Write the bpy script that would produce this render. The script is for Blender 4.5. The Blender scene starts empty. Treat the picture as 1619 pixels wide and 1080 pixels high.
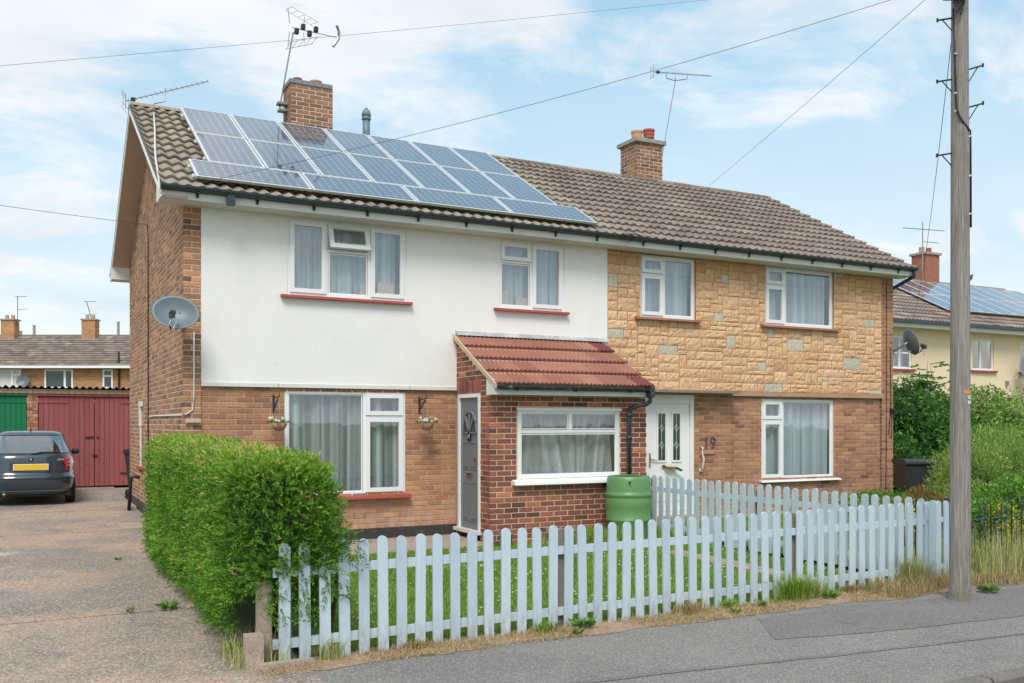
import bpy, math, random
import numpy as np
from mathutils import Vector, Matrix
random.seed(7); rng = np.random.default_rng(11)
R = math.radians
sc = bpy.context.scene
# ------------------------------------------------------------------ camera, world, sun, exposure
CAMZ = 1.8
cam_d = bpy.data.cameras.new("camera"); cam = bpy.data.objects.new("camera", cam_d)
sc.collection.objects.link(cam); sc.camera = cam
cam.location = (0, 0, CAMZ); cam.rotation_euler = (R(90), 0, -0.4803)
cam_d.sensor_width = 36; cam_d.lens = 32.70; cam_d.shift_y = 0.0799; cam_d.clip_end = 3000; cam_d.clip_start = .05
sc.view_settings.view_transform = 'Standard'; sc.view_settings.look = 'None'
sc.view_settings.gamma = 1; sc.view_settings.use_curve_mapping = False
sc.view_settings.exposure = 0.90
SUN_EL, SUN_AZ = 52, 212          # azimuth of the sun, degrees clockwise from +Y
w = bpy.data.worlds.new("World"); sc.world = w; w.use_nodes = True
nt = w.node_tree; nt.nodes.clear()
def N(nt, t, **k):
    n = nt.nodes.new(t)
    for a, b in k.items(): setattr(n, a, b)
    return n
out = N(nt, 'ShaderNodeOutputWorld'); bg = N(nt, 'ShaderNodeBackground'); bg.inputs[1].default_value = .104
sky = N(nt, 'ShaderNodeTexSky'); sky.sky_type = 'NISHITA'; sky.sun_disc = False
sky.sun_elevation = R(SUN_EL); sky.sun_rotation = R(SUN_AZ); sky.ozone_density = 1.2; sky.air_density = 1.0; sky.dust_density = 1.2
tc = N(nt, 'ShaderNodeTexCoord'); sep = N(nt, 'ShaderNodeSeparateXYZ'); nt.links.new(tc.outputs['Generated'], sep.inputs[0])
mz = N(nt, 'ShaderNodeMath', operation='MAXIMUM'); nt.links.new(sep.outputs[2], mz.inputs[0]); mz.inputs[1].default_value = 0.0
az = N(nt, 'ShaderNodeMath', operation='ADD'); nt.links.new(mz.outputs[0], az.inputs[0]); az.inputs[1].default_value = .22
dx = N(nt, 'ShaderNodeMath', operation='DIVIDE'); nt.links.new(sep.outputs[0], dx.inputs[0]); nt.links.new(az.outputs[0], dx.inputs[1])
dy = N(nt, 'ShaderNodeMath', operation='DIVIDE'); nt.links.new(sep.outputs[1], dy.inputs[0]); nt.links.new(az.outputs[0], dy.inputs[1])
cmb = N(nt, 'ShaderNodeCombineXYZ'); nt.links.new(dx.outputs[0], cmb.inputs[0]); nt.links.new(dy.outputs[0], cmb.inputs[1])
mp = N(nt, 'ShaderNodeMapping'); nt.links.new(cmb.outputs[0], mp.inputs[0]); mp.inputs['Location'].default_value = (3.1, 1.7, 0)
mp.inputs['Scale'].default_value = (1.0, 1.25, 1)
n1 = N(nt, 'ShaderNodeTexNoise'); nt.links.new(mp.outputs[0], n1.inputs['Vector'])
n1.inputs['Scale'].default_value = 1.55; n1.inputs['Detail'].default_value = 12; n1.inputs['Roughness'].default_value = .62; n1.inputs['Distortion'].default_value = .5
cr = N(nt, 'ShaderNodeValToRGB'); bias = N(nt, 'ShaderNodeMath', operation='MULTIPLY_ADD'); nt.links.new(dx.outputs[0], bias.inputs[0]); bias.inputs[1].default_value = -.055; bias.inputs[2].default_value = .06
bcl = N(nt, 'ShaderNodeClamp'); nt.links.new(bias.outputs[0], bcl.inputs[0]); bcl.inputs[1].default_value = -.03; bcl.inputs[2].default_value = .09
bad = N(nt, 'ShaderNodeMath', operation='ADD'); nt.links.new(n1.outputs[0], bad.inputs[0]); nt.links.new(bcl.outputs[0], bad.inputs[1]); nt.links.new(bad.outputs[0], cr.inputs[0])
cr.color_ramp.elements[0].position = .455; cr.color_ramp.elements[0].color = (.0, .0, .0, 1)
cr.color_ramp.elements[1].position = .62; cr.color_ramp.elements[1].color = (1, 1, 1, 1)
n2 = N(nt, 'ShaderNodeTexNoise'); nt.links.new(mp.outputs[0], n2.inputs['Vector']); n2.inputs['Scale'].default_value = 2.2; n2.inputs['Detail'].default_value = 6
cc = N(nt, 'ShaderNodeValToRGB'); nt.links.new(n2.outputs[0], cc.inputs[0])
cc.color_ramp.elements[0].position = .3; cc.color_ramp.elements[0].color = (4.3, 4.5, 4.75, 1)
cc.color_ramp.elements[1].position = .7; cc.color_ramp.elements[1].color = (5.6, 5.55, 5.6, 1)
veil = N(nt, 'ShaderNodeMix', data_type='RGBA'); veil.inputs[0].default_value = .66          # thin high veil over the blue
nt.links.new(sky.outputs[0], veil.inputs[6]); veil.inputs[7].default_value = (2.55, 4.15, 4.95, 1)
hz = N(nt, 'ShaderNodeMapRange'); nt.links.new(mz.outputs[0], hz.inputs[0])                    # clouds close up towards the horizon
hz.inputs[1].default_value = 0; hz.inputs[2].default_value = .40; hz.inputs[3].default_value = 1.0; hz.inputs[4].default_value = 0
mxx = N(nt, 'ShaderNodeMath', operation='MAXIMUM'); nt.links.new(cr.outputs[0], mxx.inputs[0]); nt.links.new(hz.outputs[0], mxx.inputs[1])
cap = N(nt, 'ShaderNodeMath', operation='MULTIPLY'); nt.links.new(mxx.outputs[0], cap.inputs[0]); cap.inputs[1].default_value = .88
cl = N(nt, 'ShaderNodeMix', data_type='RGBA'); nt.links.new(cap.outputs[0], cl.inputs[0])
nt.links.new(veil.outputs[2], cl.inputs[6]); nt.links.new(cc.outputs[0], cl.inputs[7])
nt.links.new(cl.outputs[2], bg.inputs[0]); nt.links.new(bg.outputs[0], out.inputs[0])
sd = bpy.data.lights.new("sun", 'SUN'); sd.energy = 1.5; sd.angle = R(24); sd.color = (1, .95, .88)
so = bpy.data.objects.new("sun", sd); sc.collection.objects.link(so)
_a, _e = R(SUN_AZ), R(SUN_EL)
sdir = Vector((math.sin(_a) * math.cos(_e), math.cos(_a) * math.cos(_e), math.sin(_e)))
so.rotation_euler = (-sdir).to_track_quat('-Z', 'Y').to_euler(); so.location = (0, -20, 30)

# ------------------------------------------------------------------ helpers
COL = sc.collection
def gz(Y): return 0.0155 * max(0, min(Y, 25) - 6.5)
TH, FF = .4803, 1470.6
def pix(x, y, z):
    f = x * math.sin(TH) + y * math.cos(TH); r = x * math.cos(TH) - y * math.sin(TH)
    return 809.5 + FF * r / f, 669.3 - FF * (z - CAMZ) / f, f
class MB:
    def __init__(s): s.v = []; s.f = []; s.t = []; s.m = []; s.cm = 0; s.ct = .5; s.uv = None
    def poly(s, pts, t=None):
        i = len(s.v); s.v += [tuple(p) for p in pts]; s.f.append(tuple(range(i, i + len(pts)))); s.t += [s.ct if t is None else t] * len(pts); s.m.append(s.cm)
    def mesh(s, vs, fs, t=None):
        i = len(s.v); s.v += [tuple(p) for p in vs]; s.t += [s.ct if t is None else t] * len(vs)
        for f in fs: s.f.append(tuple(i + k for k in f)); s.m.append(s.cm)
    def box(s, x0, x1, y0, y1, z0, z1, t=None):
        s.mesh([(x0,y0,z0),(x1,y0,z0),(x1,y1,z0),(x0,y1,z0),(x0,y0,z1),(x1,y0,z1),(x1,y1,z1),(x0,y1,z1)],
               [(0,3,2,1),(4,5,6,7),(0,1,5,4),(1,2,6,5),(2,3,7,6),(3,0,4,7)], t); return s
    def tbox(s, M, sx, sy, sz, t=None):       # box of size sx,sy,sz centred, transformed
        vs = [M @ Vector((a*sx/2, b*sy/2, c*sz/2)) for c in (-1,1) for a,b in ((-1,-1),(1,-1),(1,1),(-1,1))]
        s.mesh(vs, [(0,3,2,1),(4,5,6,7),(0,1,5,4),(1,2,6,5),(2,3,7,6),(3,0,4,7)], t); return s
    def bar(s, a, b, wx, wy=None, t=None):
        a = Vector(a); b = Vector(b); d = b - a; wy = wy or wx
        M = Matrix.Translation((a+b)/2) @ d.to_track_quat('Z', 'Y').to_matrix().to_4x4()
        return s.tbox(M, wx, wy, d.length, t)
    def tube(s, pts, r, n=6, caps=True, t=None):
        pts = [Vector(p) for p in pts]; rs = r if isinstance(r, (list, tuple)) else [r]*len(pts); rings = []
        for i, p in enumerate(pts):
            d = (pts[min(i+1, len(pts)-1)] - pts[max(i-1, 0)]).normalized()
            u = d.cross(Vector((0,0,1)) if abs(d.z) < .95 else Vector((0,1,0))).normalized(); v = d.cross(u)
            rings += [p + (u*math.cos(2*math.pi*k/n) + v*math.sin(2*math.pi*k/n))*rs[i] for k in range(n)]
        fs = [(i*n+k, i*n+(k+1)%n, (i+1)*n+(k+1)%n, (i+1)*n+k) for i in range(len(pts)-1) for k in range(n)]
        if caps: fs += [tuple(range(n))[::-1], tuple((len(pts)-1)*n+k for k in range(n))]
        s.mesh(rings, fs, t); return s
    def lathe(s, prof, c=(0,0,0), n=24, t=None, M=None):
        vs = []
        for r, z in prof:
            for k in range(n):
                p = Vector((r*math.cos(2*math.pi*k/n), r*math.sin(2*math.pi*k/n), z))
                if M: p = M @ p
                vs.append(p + Vector(c))
        fs = [(i*n+k, i*n+(k+1)%n, (i+1)*n+(k+1)%n, (i+1)*n+k) for i in range(len(prof)-1) for k in range(n)]
        s.mesh(vs, fs, t); return s
    def prism(s, prof, x0, x1, axis='x', t=None):    # profile in the (y,z) plane extruded along x (or (x,z) along y)
        n = len(prof)
        if axis == 'x': vs = [(x0,a,b) for a,b in prof] + [(x1,a,b) for a,b in prof]
        elif axis == 'y': vs = [(a,x0,b) for a,b in prof] + [(a,x1,b) for a,b in prof]
        else: vs = [(a,b,x0) for a,b in prof] + [(a,b,x1) for a,b in prof]
        fs = [(k,(k+1)%n,n+(k+1)%n,n+k) for k in range(n)] + [tuple(range(n))[::-1], tuple(range(n,2*n))]
        s.mesh(vs, fs, t); return s
    def data(s, name, mats, smooth=False):
        me = bpy.data.meshes.new(name); me.from_pydata([tuple(p) for p in s.v], [], s.f)
        at = me.attributes.new('tint', 'FLOAT', 'POINT'); at.data.foreach_set('value', np.array(s.t, dtype=np.float32))
        for m in (mats if isinstance(mats, (list, tuple)) else [mats]): me.materials.append(m)
        if any(s.m): me.polygons.foreach_set('material_index', s.m)
        if smooth: me.polygons.foreach_set('use_smooth', [True]*len(me.polygons))
        me.update(); return me
WP = {}
def link(name, data, parent=None, pos=(0,0,0), rot=None):
    o = bpy.data.objects.new(name, data); COL.objects.link(o); p = Vector(pos)
    if parent is not None: o.parent = parent; o.location = p - WP[parent]
    else: o.location = p
    if rot: o.rotation_euler = rot
    WP[o] = p; return o
def tag(o, label, cat, group=None):
    o['label'] = label; o['category'] = cat
    if group: o['group'] = group
    return o
def thing(name, loc, label, cat, group=None, local=False, rz=0):
    o = bpy.data.objects.new(name, None); COL.objects.link(o); o.location = loc; o.empty_display_size = .2
    WP[o] = Vector((0,0,0)) if local else Vector(loc)
    if local: o.rotation_euler = (0,0,rz)
    return tag(o, label, cat, group)
def part(name, mb, m, parent, smooth=False, stuff=False):
    o = link(name, mb.data(name, m, smooth), parent)
    if stuff: o['kind'] = 'stuff'
    return o
def solo(name, mb, m, label, cat, group=None, smooth=False): return tag(part(name, mb, m, None, smooth), label, cat, group)
def struct(name, mb, m, smooth=False): o = part(name, mb, m, None, smooth); o['kind'] = 'structure'; return o
def npmesh(name, V, F, T, mats, smooth=False):
    me = bpy.data.meshes.new(name); V = np.asarray(V, np.float32); F = np.asarray(F, np.int32); k = F.shape[1]
    me.vertices.add(len(V)); me.vertices.foreach_set('co', V.ravel()); me.loops.add(F.size); me.loops.foreach_set('vertex_index', F.ravel())
    me.polygons.add(len(F)); me.polygons.foreach_set('loop_start', np.arange(len(F), dtype=np.int32)*k); me.polygons.foreach_set('loop_total', np.full(len(F), k, np.int32))
    at = me.attributes.new('tint', 'FLOAT', 'POINT'); at.data.foreach_set('value', np.asarray(T, np.float32))
    for m in (mats if isinstance(mats, (list, tuple)) else [mats]): me.materials.append(m)
    if smooth: me.polygons.foreach_set('use_smooth', np.ones(len(F), bool))
    me.update(calc_edges=True); return me

# ------------------------------------------------------------------ materials
def ramp(nt, fac, stops, interp='LINEAR'):
    r = N(nt, 'ShaderNodeValToRGB'); r.color_ramp.interpolation = interp; e = r.color_ramp.elements
    while len(e) < len(stops): e.new(.5)
    for k, (p, c) in enumerate(stops): e[k].position = p; e[k].color = (c[0], c[1], c[2], 1)
    nt.links.new(fac, r.inputs[0]); return r.outputs[0]
def noise(nt, scale, detail=4, rough=.55, vec=None, stretch=None):
    g = vec or N(nt, 'ShaderNodeNewGeometry').outputs['Position']
    if stretch:
        m = N(nt, 'ShaderNodeMapping'); nt.links.new(g, m.inputs[0]); m.inputs['Scale'].default_value = stretch; g = m.outputs[0]
    n = N(nt, 'ShaderNodeTexNoise'); n.inputs['Scale'].default_value = scale; n.inputs['Detail'].default_value = detail; n.inputs['Roughness'].default_value = rough
    nt.links.new(g, n.inputs['Vector']); return n.outputs[0]
def mixc(nt, fac, a, b, blend='MIX'):
    m = N(nt, 'ShaderNodeMix', data_type='RGBA', blend_type=blend)
    for s_, v in ((0, fac), (6, a), (7, b)):
        if isinstance(v, (int, float)): m.inputs[s_].default_value = v
        elif isinstance(v, tuple): m.inputs[s_].default_value = (*v[:3], 1)
        else: nt.links.new(v, m.inputs[s_])
    return m.outputs[2]
def mat(name, base, rough=.7, var=.12, vscale=3., fine=.0, fscale=60., bump=0., bscale=40., bdist=.01, metal=0., spec=.5, stains=(), stretch=None, trans=0., coat=0., ramp_interp='LINEAR'):
    m = bpy.data.materials.new(name); m.use_nodes = True; nt = m.node_tree; b = nt.nodes['Principled BSDF']
    if isinstance(base, list):
        at = N(nt, 'ShaderNodeAttribute', attribute_name='tint'); c = ramp(nt, at.outputs['Fac'], base, ramp_interp)
    else:
        rgb = N(nt, 'ShaderNodeRGB'); rgb.outputs[0].default_value = (*base, 1); c = rgb.outputs[0]
    if var: c = mixc(nt, 1., c, ramp(nt, noise(nt, vscale, 5, .6, stretch=stretch), [(.25, (1-var,)*3), (.75, (1+var,)*3)]), 'MULTIPLY')
    if fine: c = mixc(nt, 1., c, ramp(nt, noise(nt, fscale, 3, .6, stretch=stretch), [(.3, (1-fine,)*3), (.7, (1+fine,)*3)]), 'MULTIPLY')
    for (sc_, lo, hi, colr, amt) in stains:
        f = ramp(nt, noise(nt, sc_, 6, .65), [(lo, (0,0,0)), (hi, (amt,)*3)]); c = mixc(nt, f, c, colr)
    nt.links.new(c, b.inputs['Base Color']); b.inputs['Roughness'].default_value = rough; b.inputs['Metallic'].default_value = metal
    b.inputs['Specular IOR Level'].default_value = spec; b.inputs['Coat Weight'].default_value = coat; b.inputs['Coat Roughness'].default_value = .05
    if bump:
        bp = N(nt, 'ShaderNodeBump'); bp.inputs['Strength'].default_value = bump; bp.inputs['Distance'].default_value = bdist
        nt.links.new(noise(nt, bscale, 5, .6, stretch=stretch), bp.inputs['Height']); nt.links.new(bp.outputs[0], b.inputs['Normal'])
    if trans:
        o = nt.nodes['Material Output']; tr = N(nt, 'ShaderNodeBsdfTranslucent'); nt.links.new(c, tr.inputs[0]); mx = N(nt, 'ShaderNodeMixShader'); mx.inputs[0].default_value = trans
        nt.links.new(b.outputs[0], mx.inputs[1]); nt.links.new(tr.outputs[0], mx.inputs[2]); nt.links.new(mx.outputs[0], o.inputs[0])
    return m
def glass(name, tintc=(.95,.975,.98), ior=1.6, extra=.06):
    m = bpy.data.materials.new(name); m.use_nodes = True; nt = m.node_tree; nt.nodes.clear(); o = N(nt, 'ShaderNodeOutputMaterial')
    t = N(nt, 'ShaderNodeBsdfTransparent'); t.inputs[0].default_value = (*tintc, 1); g = N(nt, 'ShaderNodeBsdfGlossy'); g.inputs['Roughness'].default_value = .015; g.inputs[0].default_value = (.95,.97,1,1)
    gg = N(nt, 'ShaderNodeNewGeometry'); vm = N(nt, 'ShaderNodeVectorMath', operation='DOT_PRODUCT'); nt.links.new(gg.outputs['Normal'], vm.inputs[0]); nt.links.new(gg.outputs['Incoming'], vm.inputs[1])
    ab = N(nt, 'ShaderNodeMath', operation='ABSOLUTE'); nt.links.new(vm.outputs['Value'], ab.inputs[0]); om = N(nt, 'ShaderNodeMath', operation='SUBTRACT', use_clamp=True); om.inputs[0].default_value = 1; nt.links.new(ab.outputs[0], om.inputs[1])
    pw_ = N(nt, 'ShaderNodeMath', operation='POWER'); nt.links.new(om.outputs[0], pw_.inputs[0]); pw_.inputs[1].default_value = 5
    ad = N(nt, 'ShaderNodeMath', operation='MULTIPLY_ADD', use_clamp=True); nt.links.new(pw_.outputs[0], ad.inputs[0]); ad.inputs[1].default_value = .9; ad.inputs[2].default_value = .04+extra
    bp = N(nt, 'ShaderNodeBump'); bp.inputs['Strength'].default_value = .12; bp.inputs['Distance'].default_value = .01; nt.links.new(noise(nt, 2.2, 2), bp.inputs['Height']); nt.links.new(bp.outputs[0], g.inputs['Normal'])
    mx = N(nt, 'ShaderNodeMixShader'); nt.links.new(ad.outputs[0], mx.inputs[0]); nt.links.new(t.outputs[0], mx.inputs[1]); nt.links.new(g.outputs[0], mx.inputs[2]); nt.links.new(mx.outputs[0], o.inputs[0]); return m
M = {}
M['brick'] = mat('old_brick', [(0,(.18,.09,.06)),(.2,(.29,.14,.08)),(.45,(.395,.19,.108)),(.7,(.475,.235,.125)),(.88,(.56,.30,.15)),(1,(.46,.155,.085))], .88, .16, 1.3, .16, 38, .5, 90, .004,
                 stains=[(2.1,.60,.74,(.55,.5,.44),.35),(1.1,.58,.8,(.12,.08,.06),.35)])
M['gbrick'] = mat('gable_brick', [(0,(.16,.09,.06)),(.3,(.25,.135,.08)),(.6,(.36,.19,.10)),(.85,(.48,.265,.13)),(1,(.42,.16,.09))], .9, .2, 1.1, .16, 38, .5, 90, .004)
M['chimbrick'] = mat('chimney_brick', [(0,(.13,.08,.06)),(.35,(.26,.14,.085)),(.7,(.38,.20,.115)),(1,(.50,.21,.12))], .88, .16, 1.3, .16, 38, .5, 90, .004)
M['redbrick'] = mat('red_brick', [(0,(.13,.055,.042)),(.35,(.24,.082,.056)),(.7,(.35,.125,.078)),(1,(.52,.19,.10))], .85, .1, 4, .28, 26, .5, 70, .004)
M['mortar'] = mat('mortar', (.50,.36,.27), .95, .18, 4, .12, 80, .4, 120, .004)
M['gmortar'] = mat('gable_mortar', (.64,.51,.39), .95, .18, 4, .12, 80, .4, 120, .004)
M['rmortar'] = mat('pale_mortar', (.70,.55,.41), .95, .1, 5, .1, 80, .4, 120, .004)
M['black_brick'] = mat('plinth_paint', (.045,.042,.042), .7, .3, 3, .3, 30, .5, 30, .01, stains=[(4,.6,.7,(.3,.25,.2),.4)])
M['render'] = mat('white_render', (.84,.83,.80), .9, .035, 1.2, .03, 70, .75, 75, .006, stains=[(.9,.56,.8,(.62,.62,.58),.25),(7,.64,.74,(.66,.64,.58),.3)])
M['upvc'] = mat('white_plastic', (.82,.83,.83), .32, .02, 4)
M['upvc_dull'] = mat('white_weathered_plastic', (.70,.70,.66), .45, .06, 4, stains=[(3,.55,.75,(.45,.44,.38),.35)])
M['soffit'] = mat('soffit_board', (.60,.60,.55), .6, .06, 2)
M['verge'] = mat('brown_verge_board', (.47,.35,.28), .7, .12, 2, stretch=(1,.3,1))
M['gutter'] = mat('dark_gutter', (.035,.05,.065), .35, .15, 5)
M['oldgutter'] = mat('weathered_gutter', (.03,.033,.034), .5, .2, 5, stains=[(9,.55,.68,(.45,.47,.45),.6)])
M['sill'] = mat('red_painted_sill', (.36,.06,.045), .5, .12, 5, stains=[(14,.62,.7,(.6,.5,.45),.6)])
M['sill2'] = mat('faded_red_sill', (.33,.13,.09), .7, .15, 5, .1, 30)
M['tile'] = mat('concrete_roof_tile', [(0,(.15,.118,.10)),(.4,(.215,.17,.14)),(.75,(.28,.225,.185)),(1,(.38,.31,.24))], .92, .16, 1.2, .2, 45, .6, 55, .006,
                stains=[(5,.60,.74,(.42,.38,.26),.5),(2.2,.58,.75,(.11,.09,.075),.45)])
M['tile_l'] = mat('lichened_roof_tile', [(0,(.20,.17,.135)),(.5,(.29,.25,.20)),(1,(.38,.33,.26))], .95, .16, 1.2, .2, 45, .6, 55, .006,
                stains=[(5,.58,.74,(.36,.27,.10),.5),(2.2,.58,.75,(.15,.12,.1),.45)])
M['redtile'] = mat('terracotta_tile', [(0,(.24,.095,.065)),(.6,(.32,.135,.095)),(.9,(.37,.165,.115)),(1,(.17,.04,.035))], .75, .1, 3, .1, 40, .3, 60, .004, stains=[(3,.6,.8,(.25,.13,.1),.3)])
M['lead'] = mat('lead_flashing', (.36,.37,.38), .55, .2, 6, stains=[(5,.5,.6,(.62,.6,.55),.6)])
M['wood_old'] = mat('weathered_bargeboard', (.55,.43,.29), .8, .15, 5)
M['stone'] = mat('ochre_stone', [(0,(.52,.28,.14)),(.4,(.65,.40,.225)),(.8,(.70,.455,.27)),(.93,(.73,.49,.30)),(.94,(.50,.47,.36)),(1,(.54,.52,.42))], .93, .12, 2.2, .2, 30, .5, 40, .006,
                 stains=[(16,.57,.66,(.33,.18,.08),.55),(1.3,.62,.8,(.46,.23,.10),.4)], ramp_interp='LINEAR')
M['stone_mortar'] = mat('stone_joint', (.34,.20,.11), .95, .2, 5, .1, 60)
M['band'] = mat('stone_band', (.42,.27,.17), .85, .15, 4, .1, 40)
M['pane'] = glass('window_glass')
M['pane_dark'] = glass('car_glass', (.35,.42,.42), 1.6, .30)
M['curtain'] = mat('net_curtain', (.72,.82,.85), .95, .05, 3, trans=.15)
M['curtain_g'] = mat('grey_net_curtain', (.52,.58,.57), .95, .08, 3, .12, 50, trans=.2, stretch=(1,1,.1))
M['curtain_w'] = mat('white_net_curtain', (.72,.74,.76), .95, .05, 3, trans=.2)
M['room'] = mat('room_wall', (.22,.2,.18), .9, .1, 2)
M['card'] = mat('beige_card', (.55,.45,.36), .8, .08, 8)
M['frame'] = mat('aluminium_frame', (.72,.74,.75), .35, .04, 5, metal=.35)
M['frame_side'] = mat('mossy_frame_edge', (.30,.33,.24), .6, .2, 12)
M['black'] = mat('black_iron', (.02,.02,.022), .45, .1, 5)
M['cable'] = mat('cable', (.02,.02,.022), .6, 0)
M['wire'] = mat('overhead_wire', (.07,.075,.08), .7, 0)
M['cable_w'] = mat('white_cable', (.62,.6,.56), .6, .1, 6)
M['grey_metal'] = mat('galvanised_metal', (.3,.31,.32), .45, .2, 12, metal=.6)
M['dish'] = mat('dish_grey', (.125,.165,.185), .42, .1, 4, .04, 60)
M['vent'] = mat('vent_pipe', (.13,.20,.24), .45, .08, 6)
M['pot_red'] = mat('red_chimney_pot', (.38,.09,.06), .75, .15, 9)
M['pot_buff'] = mat('buff_chimney_pot', (.52,.30,.18), .8, .12, 9)
M['cap'] = mat('chimney_cap', (.3,.29,.25), .9, .2, 6, .15, 40, .5, 30, .01, stains=[(11,.55,.66,(.48,.42,.2),.6),(7,.55,.7,(.6,.6,.56),.4)])
M['bluebrick'] = mat('blue_brick', (.2,.225,.25), .7, .15, 6)
M['greydoor'] = mat('grey_door', (.17,.195,.225), .38, .03, 4)
M['gold'] = mat('brass', (.35,.28,.14), .35, .1, 8, metal=.8)
M['chrome'] = mat('chrome', (.7,.7,.7), .2, 0, metal=1.)
M['leading'] = mat('door_leading', (.68,.74,.72), .4, .05, 9)
M['darkglass'] = mat('obscure_glass', (.035,.06,.05), .12, .25, 8, spec=.8)
M['concrete'] = mat('old_concrete', (.36,.29,.23), .95, .15, 4, .25, 60, .6, 50, .008)
M['picket'] = mat('pale_blue_fence_paint', [(0,(.44,.535,.60)),(.5,(.49,.59,.655)),(1,(.53,.63,.69))], .62, .05, 6, .045, 30, .35, 40, .003, stretch=(3,3,.25), stains=[(9,.68,.76,(.25,.27,.25),.55),(3.5,.58,.72,(.58,.64,.66),.5)])
def grime(m, z0, z1, col, amt, sc_=14):
    nt = m.node_tree; b = nt.nodes['Principled BSDF']; src = b.inputs['Base Color'].links[0].from_socket; g = N(nt, 'ShaderNodeNewGeometry'); sp_ = N(nt, 'ShaderNodeSeparateXYZ'); nt.links.new(g.outputs['Position'], sp_.inputs[0])
    mr = N(nt, 'ShaderNodeMapRange'); nt.links.new(sp_.outputs[2], mr.inputs[0]); mr.inputs[1].default_value = z1; mr.inputs[2].default_value = z0; mr.inputs[3].default_value = 0; mr.inputs[4].default_value = 1
    ns = ramp(nt, noise(nt, sc_, 5, .65, stretch=(1,1,.35)), [(.40, (0,0,0)), (.66, (1,1,1))]); mm = N(nt, 'ShaderNodeMath', operation='MULTIPLY'); nt.links.new(mr.outputs[0], mm.inputs[0]); nt.links.new(ns, mm.inputs[1])
    m2 = N(nt, 'ShaderNodeMath', operation='MULTIPLY'); nt.links.new(mm.outputs[0], m2.inputs[0]); m2.inputs[1].default_value = amt; nt.links.new(mixc(nt, m2.outputs[0], src, col), b.inputs['Base Color'])
grime(M['picket'], .02, .30, (.25,.22,.17), .75, 22); grime(M['brick'], .25, .75, (.60,.56,.50), .55, 6)
M['post'] = mat('weathered_post', (.24,.205,.17), .9, .2, 6, .15, 40, .5, 30, .006, stretch=(3,3,.4))
M['darkpost'] = mat('dark_painted_post', (.05,.055,.065), .7, .15, 6)
M['butt'] = mat('green_plastic', (.115,.255,.09), .38, .05, 3, .04, 30, stains=[(2.5,.55,.8,(.25,.36,.22),.3)])
M['butt_in_shade'] = mat('green_plastic_shaded', (.012,.05,.018), .7, .1, 4)  # same green plastic, darkened to paint in the shade inside the butt
M['pole'] = mat('telegraph_pole_wood', (.30,.272,.25), .94, .3, 5, .42, 30, 1., 26, .02, stretch=(4,4,.10), stains=[(1.6,.56,.72,(.2,.19,.11),.4)])
grime(M['pole'], .0, 1.0, (.17,.16,.085), .7, 9)
M['orange'] = mat('orange_marker', (.75,.25,.03), .6, .1, 20)
M['white_tag'] = mat('white_marker', (.8,.8,.82), .5, .05, 20)
M['ink'] = mat('dark_ink', (.05,.05,.055), .8, .1, 20)
M['ghost'] = mat('faded_numeral_stain', (.11,.07,.05), .95, .4, 30)
M['carpaint'] = mat('car_paint', (.030,.052,.072), .26, .03, 2, metal=.25, coat=1.)
M['trim'] = mat('car_black_trim', (.018,.019,.02), .5, .1, 5)
M['lamp_red'] = mat('lamp_red', (.50,.015,.02), .12, .1, 20, coat=1.)
M['lamp_clear'] = mat('lamp_clear', (.62,.45,.42), .15, .1, 20, coat=1.)
M['plate_y'] = mat('number_plate', (.80,.52,.02), .45, .03, 20)
M['tyre'] = mat('tyre', (.02,.02,.02), .9, .1, 9)
M['green_paint'] = mat('green_garage_paint', (.0,.17,.065), .55, .08, 3, stretch=(1,1,.2))
M['red_paint'] = mat('faded_red_garage_paint', [(0,(.28,.075,.075)),(1,(.335,.10,.095))], .75, .12, 2, .06, 30, stretch=(2,2,.2), stains=[(3,.60,.75,(.24,.04,.05),.5)])
M['rust'] = mat('rusty_iron', (.07,.03,.025), .8, .3, 12)
M['sheet'] = mat('corrugated_cement_sheet', (.14,.13,.11), .95, .3, 5, .2, 30)
M['creamwall'] = mat('cream_render', (.82,.66,.46), .9, .05, 1.0, .02, 60, .2, 60, .003)
M['bin'] = mat('dark_bin_plastic', (.035,.04,.045), .5, .1, 5)
M['bin_brown'] = mat('bin_dark_green', (.05,.055,.045), .5, .1, 5)
M['rail'] = mat('green_black_ironwork', (.02,.055,.045), .45, .2, 12)
M['basket'] = mat('coir_basket', (.40,.23,.15), .95, .15, 30, .1, 60)
M['petal'] = mat('white_petals', (.82,.82,.78), .7, .05, 30, trans=.3)
def sheer(name, col, lo, hi):
    m = mat(name, col, .95, .05, 3, trans=.25); nt = m.node_tree; o = nt.nodes['Material Output']; src = o.inputs[0].links[0].from_socket
    at = N(nt, 'ShaderNodeAttribute', attribute_name='tint'); mr = N(nt, 'ShaderNodeMapRange'); nt.links.new(at.outputs['Fac'], mr.inputs[0]); mr.inputs[3].default_value = lo; mr.inputs[4].default_value = hi
    t = N(nt, 'ShaderNodeBsdfTransparent'); mx = N(nt, 'ShaderNodeMixShader'); nt.links.new(mr.outputs[0], mx.inputs[0]); nt.links.new(t.outputs[0], mx.inputs[1]); nt.links.new(src, mx.inputs[2]); nt.links.new(mx.outputs[0], o.inputs[0]); return m
M['curtain'] = sheer('net_curtain', (.78,.87,.91), .66, 1.); M['curtain_g'] = sheer('grey_net_curtain', (.76,.83,.82), .34, 1.); M['curtain_w'] = sheer('white_net_curtain', (.88,.89,.90), .45, 1.)
def leafmat(name, stops, rough=.55, tr=.3): return mat(name, stops, rough, .12, 1.6, spec=.35, trans=tr)
M['hedge'] = leafmat('hedge_leaf', [(0,(.020,.065,.010)),(.3,(.065,.17,.018)),(.65,(.15,.33,.03)),(.86,(.27,.46,.05)),(.93,(.40,.48,.09)),(1,(.72,.50,.22))])
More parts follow.
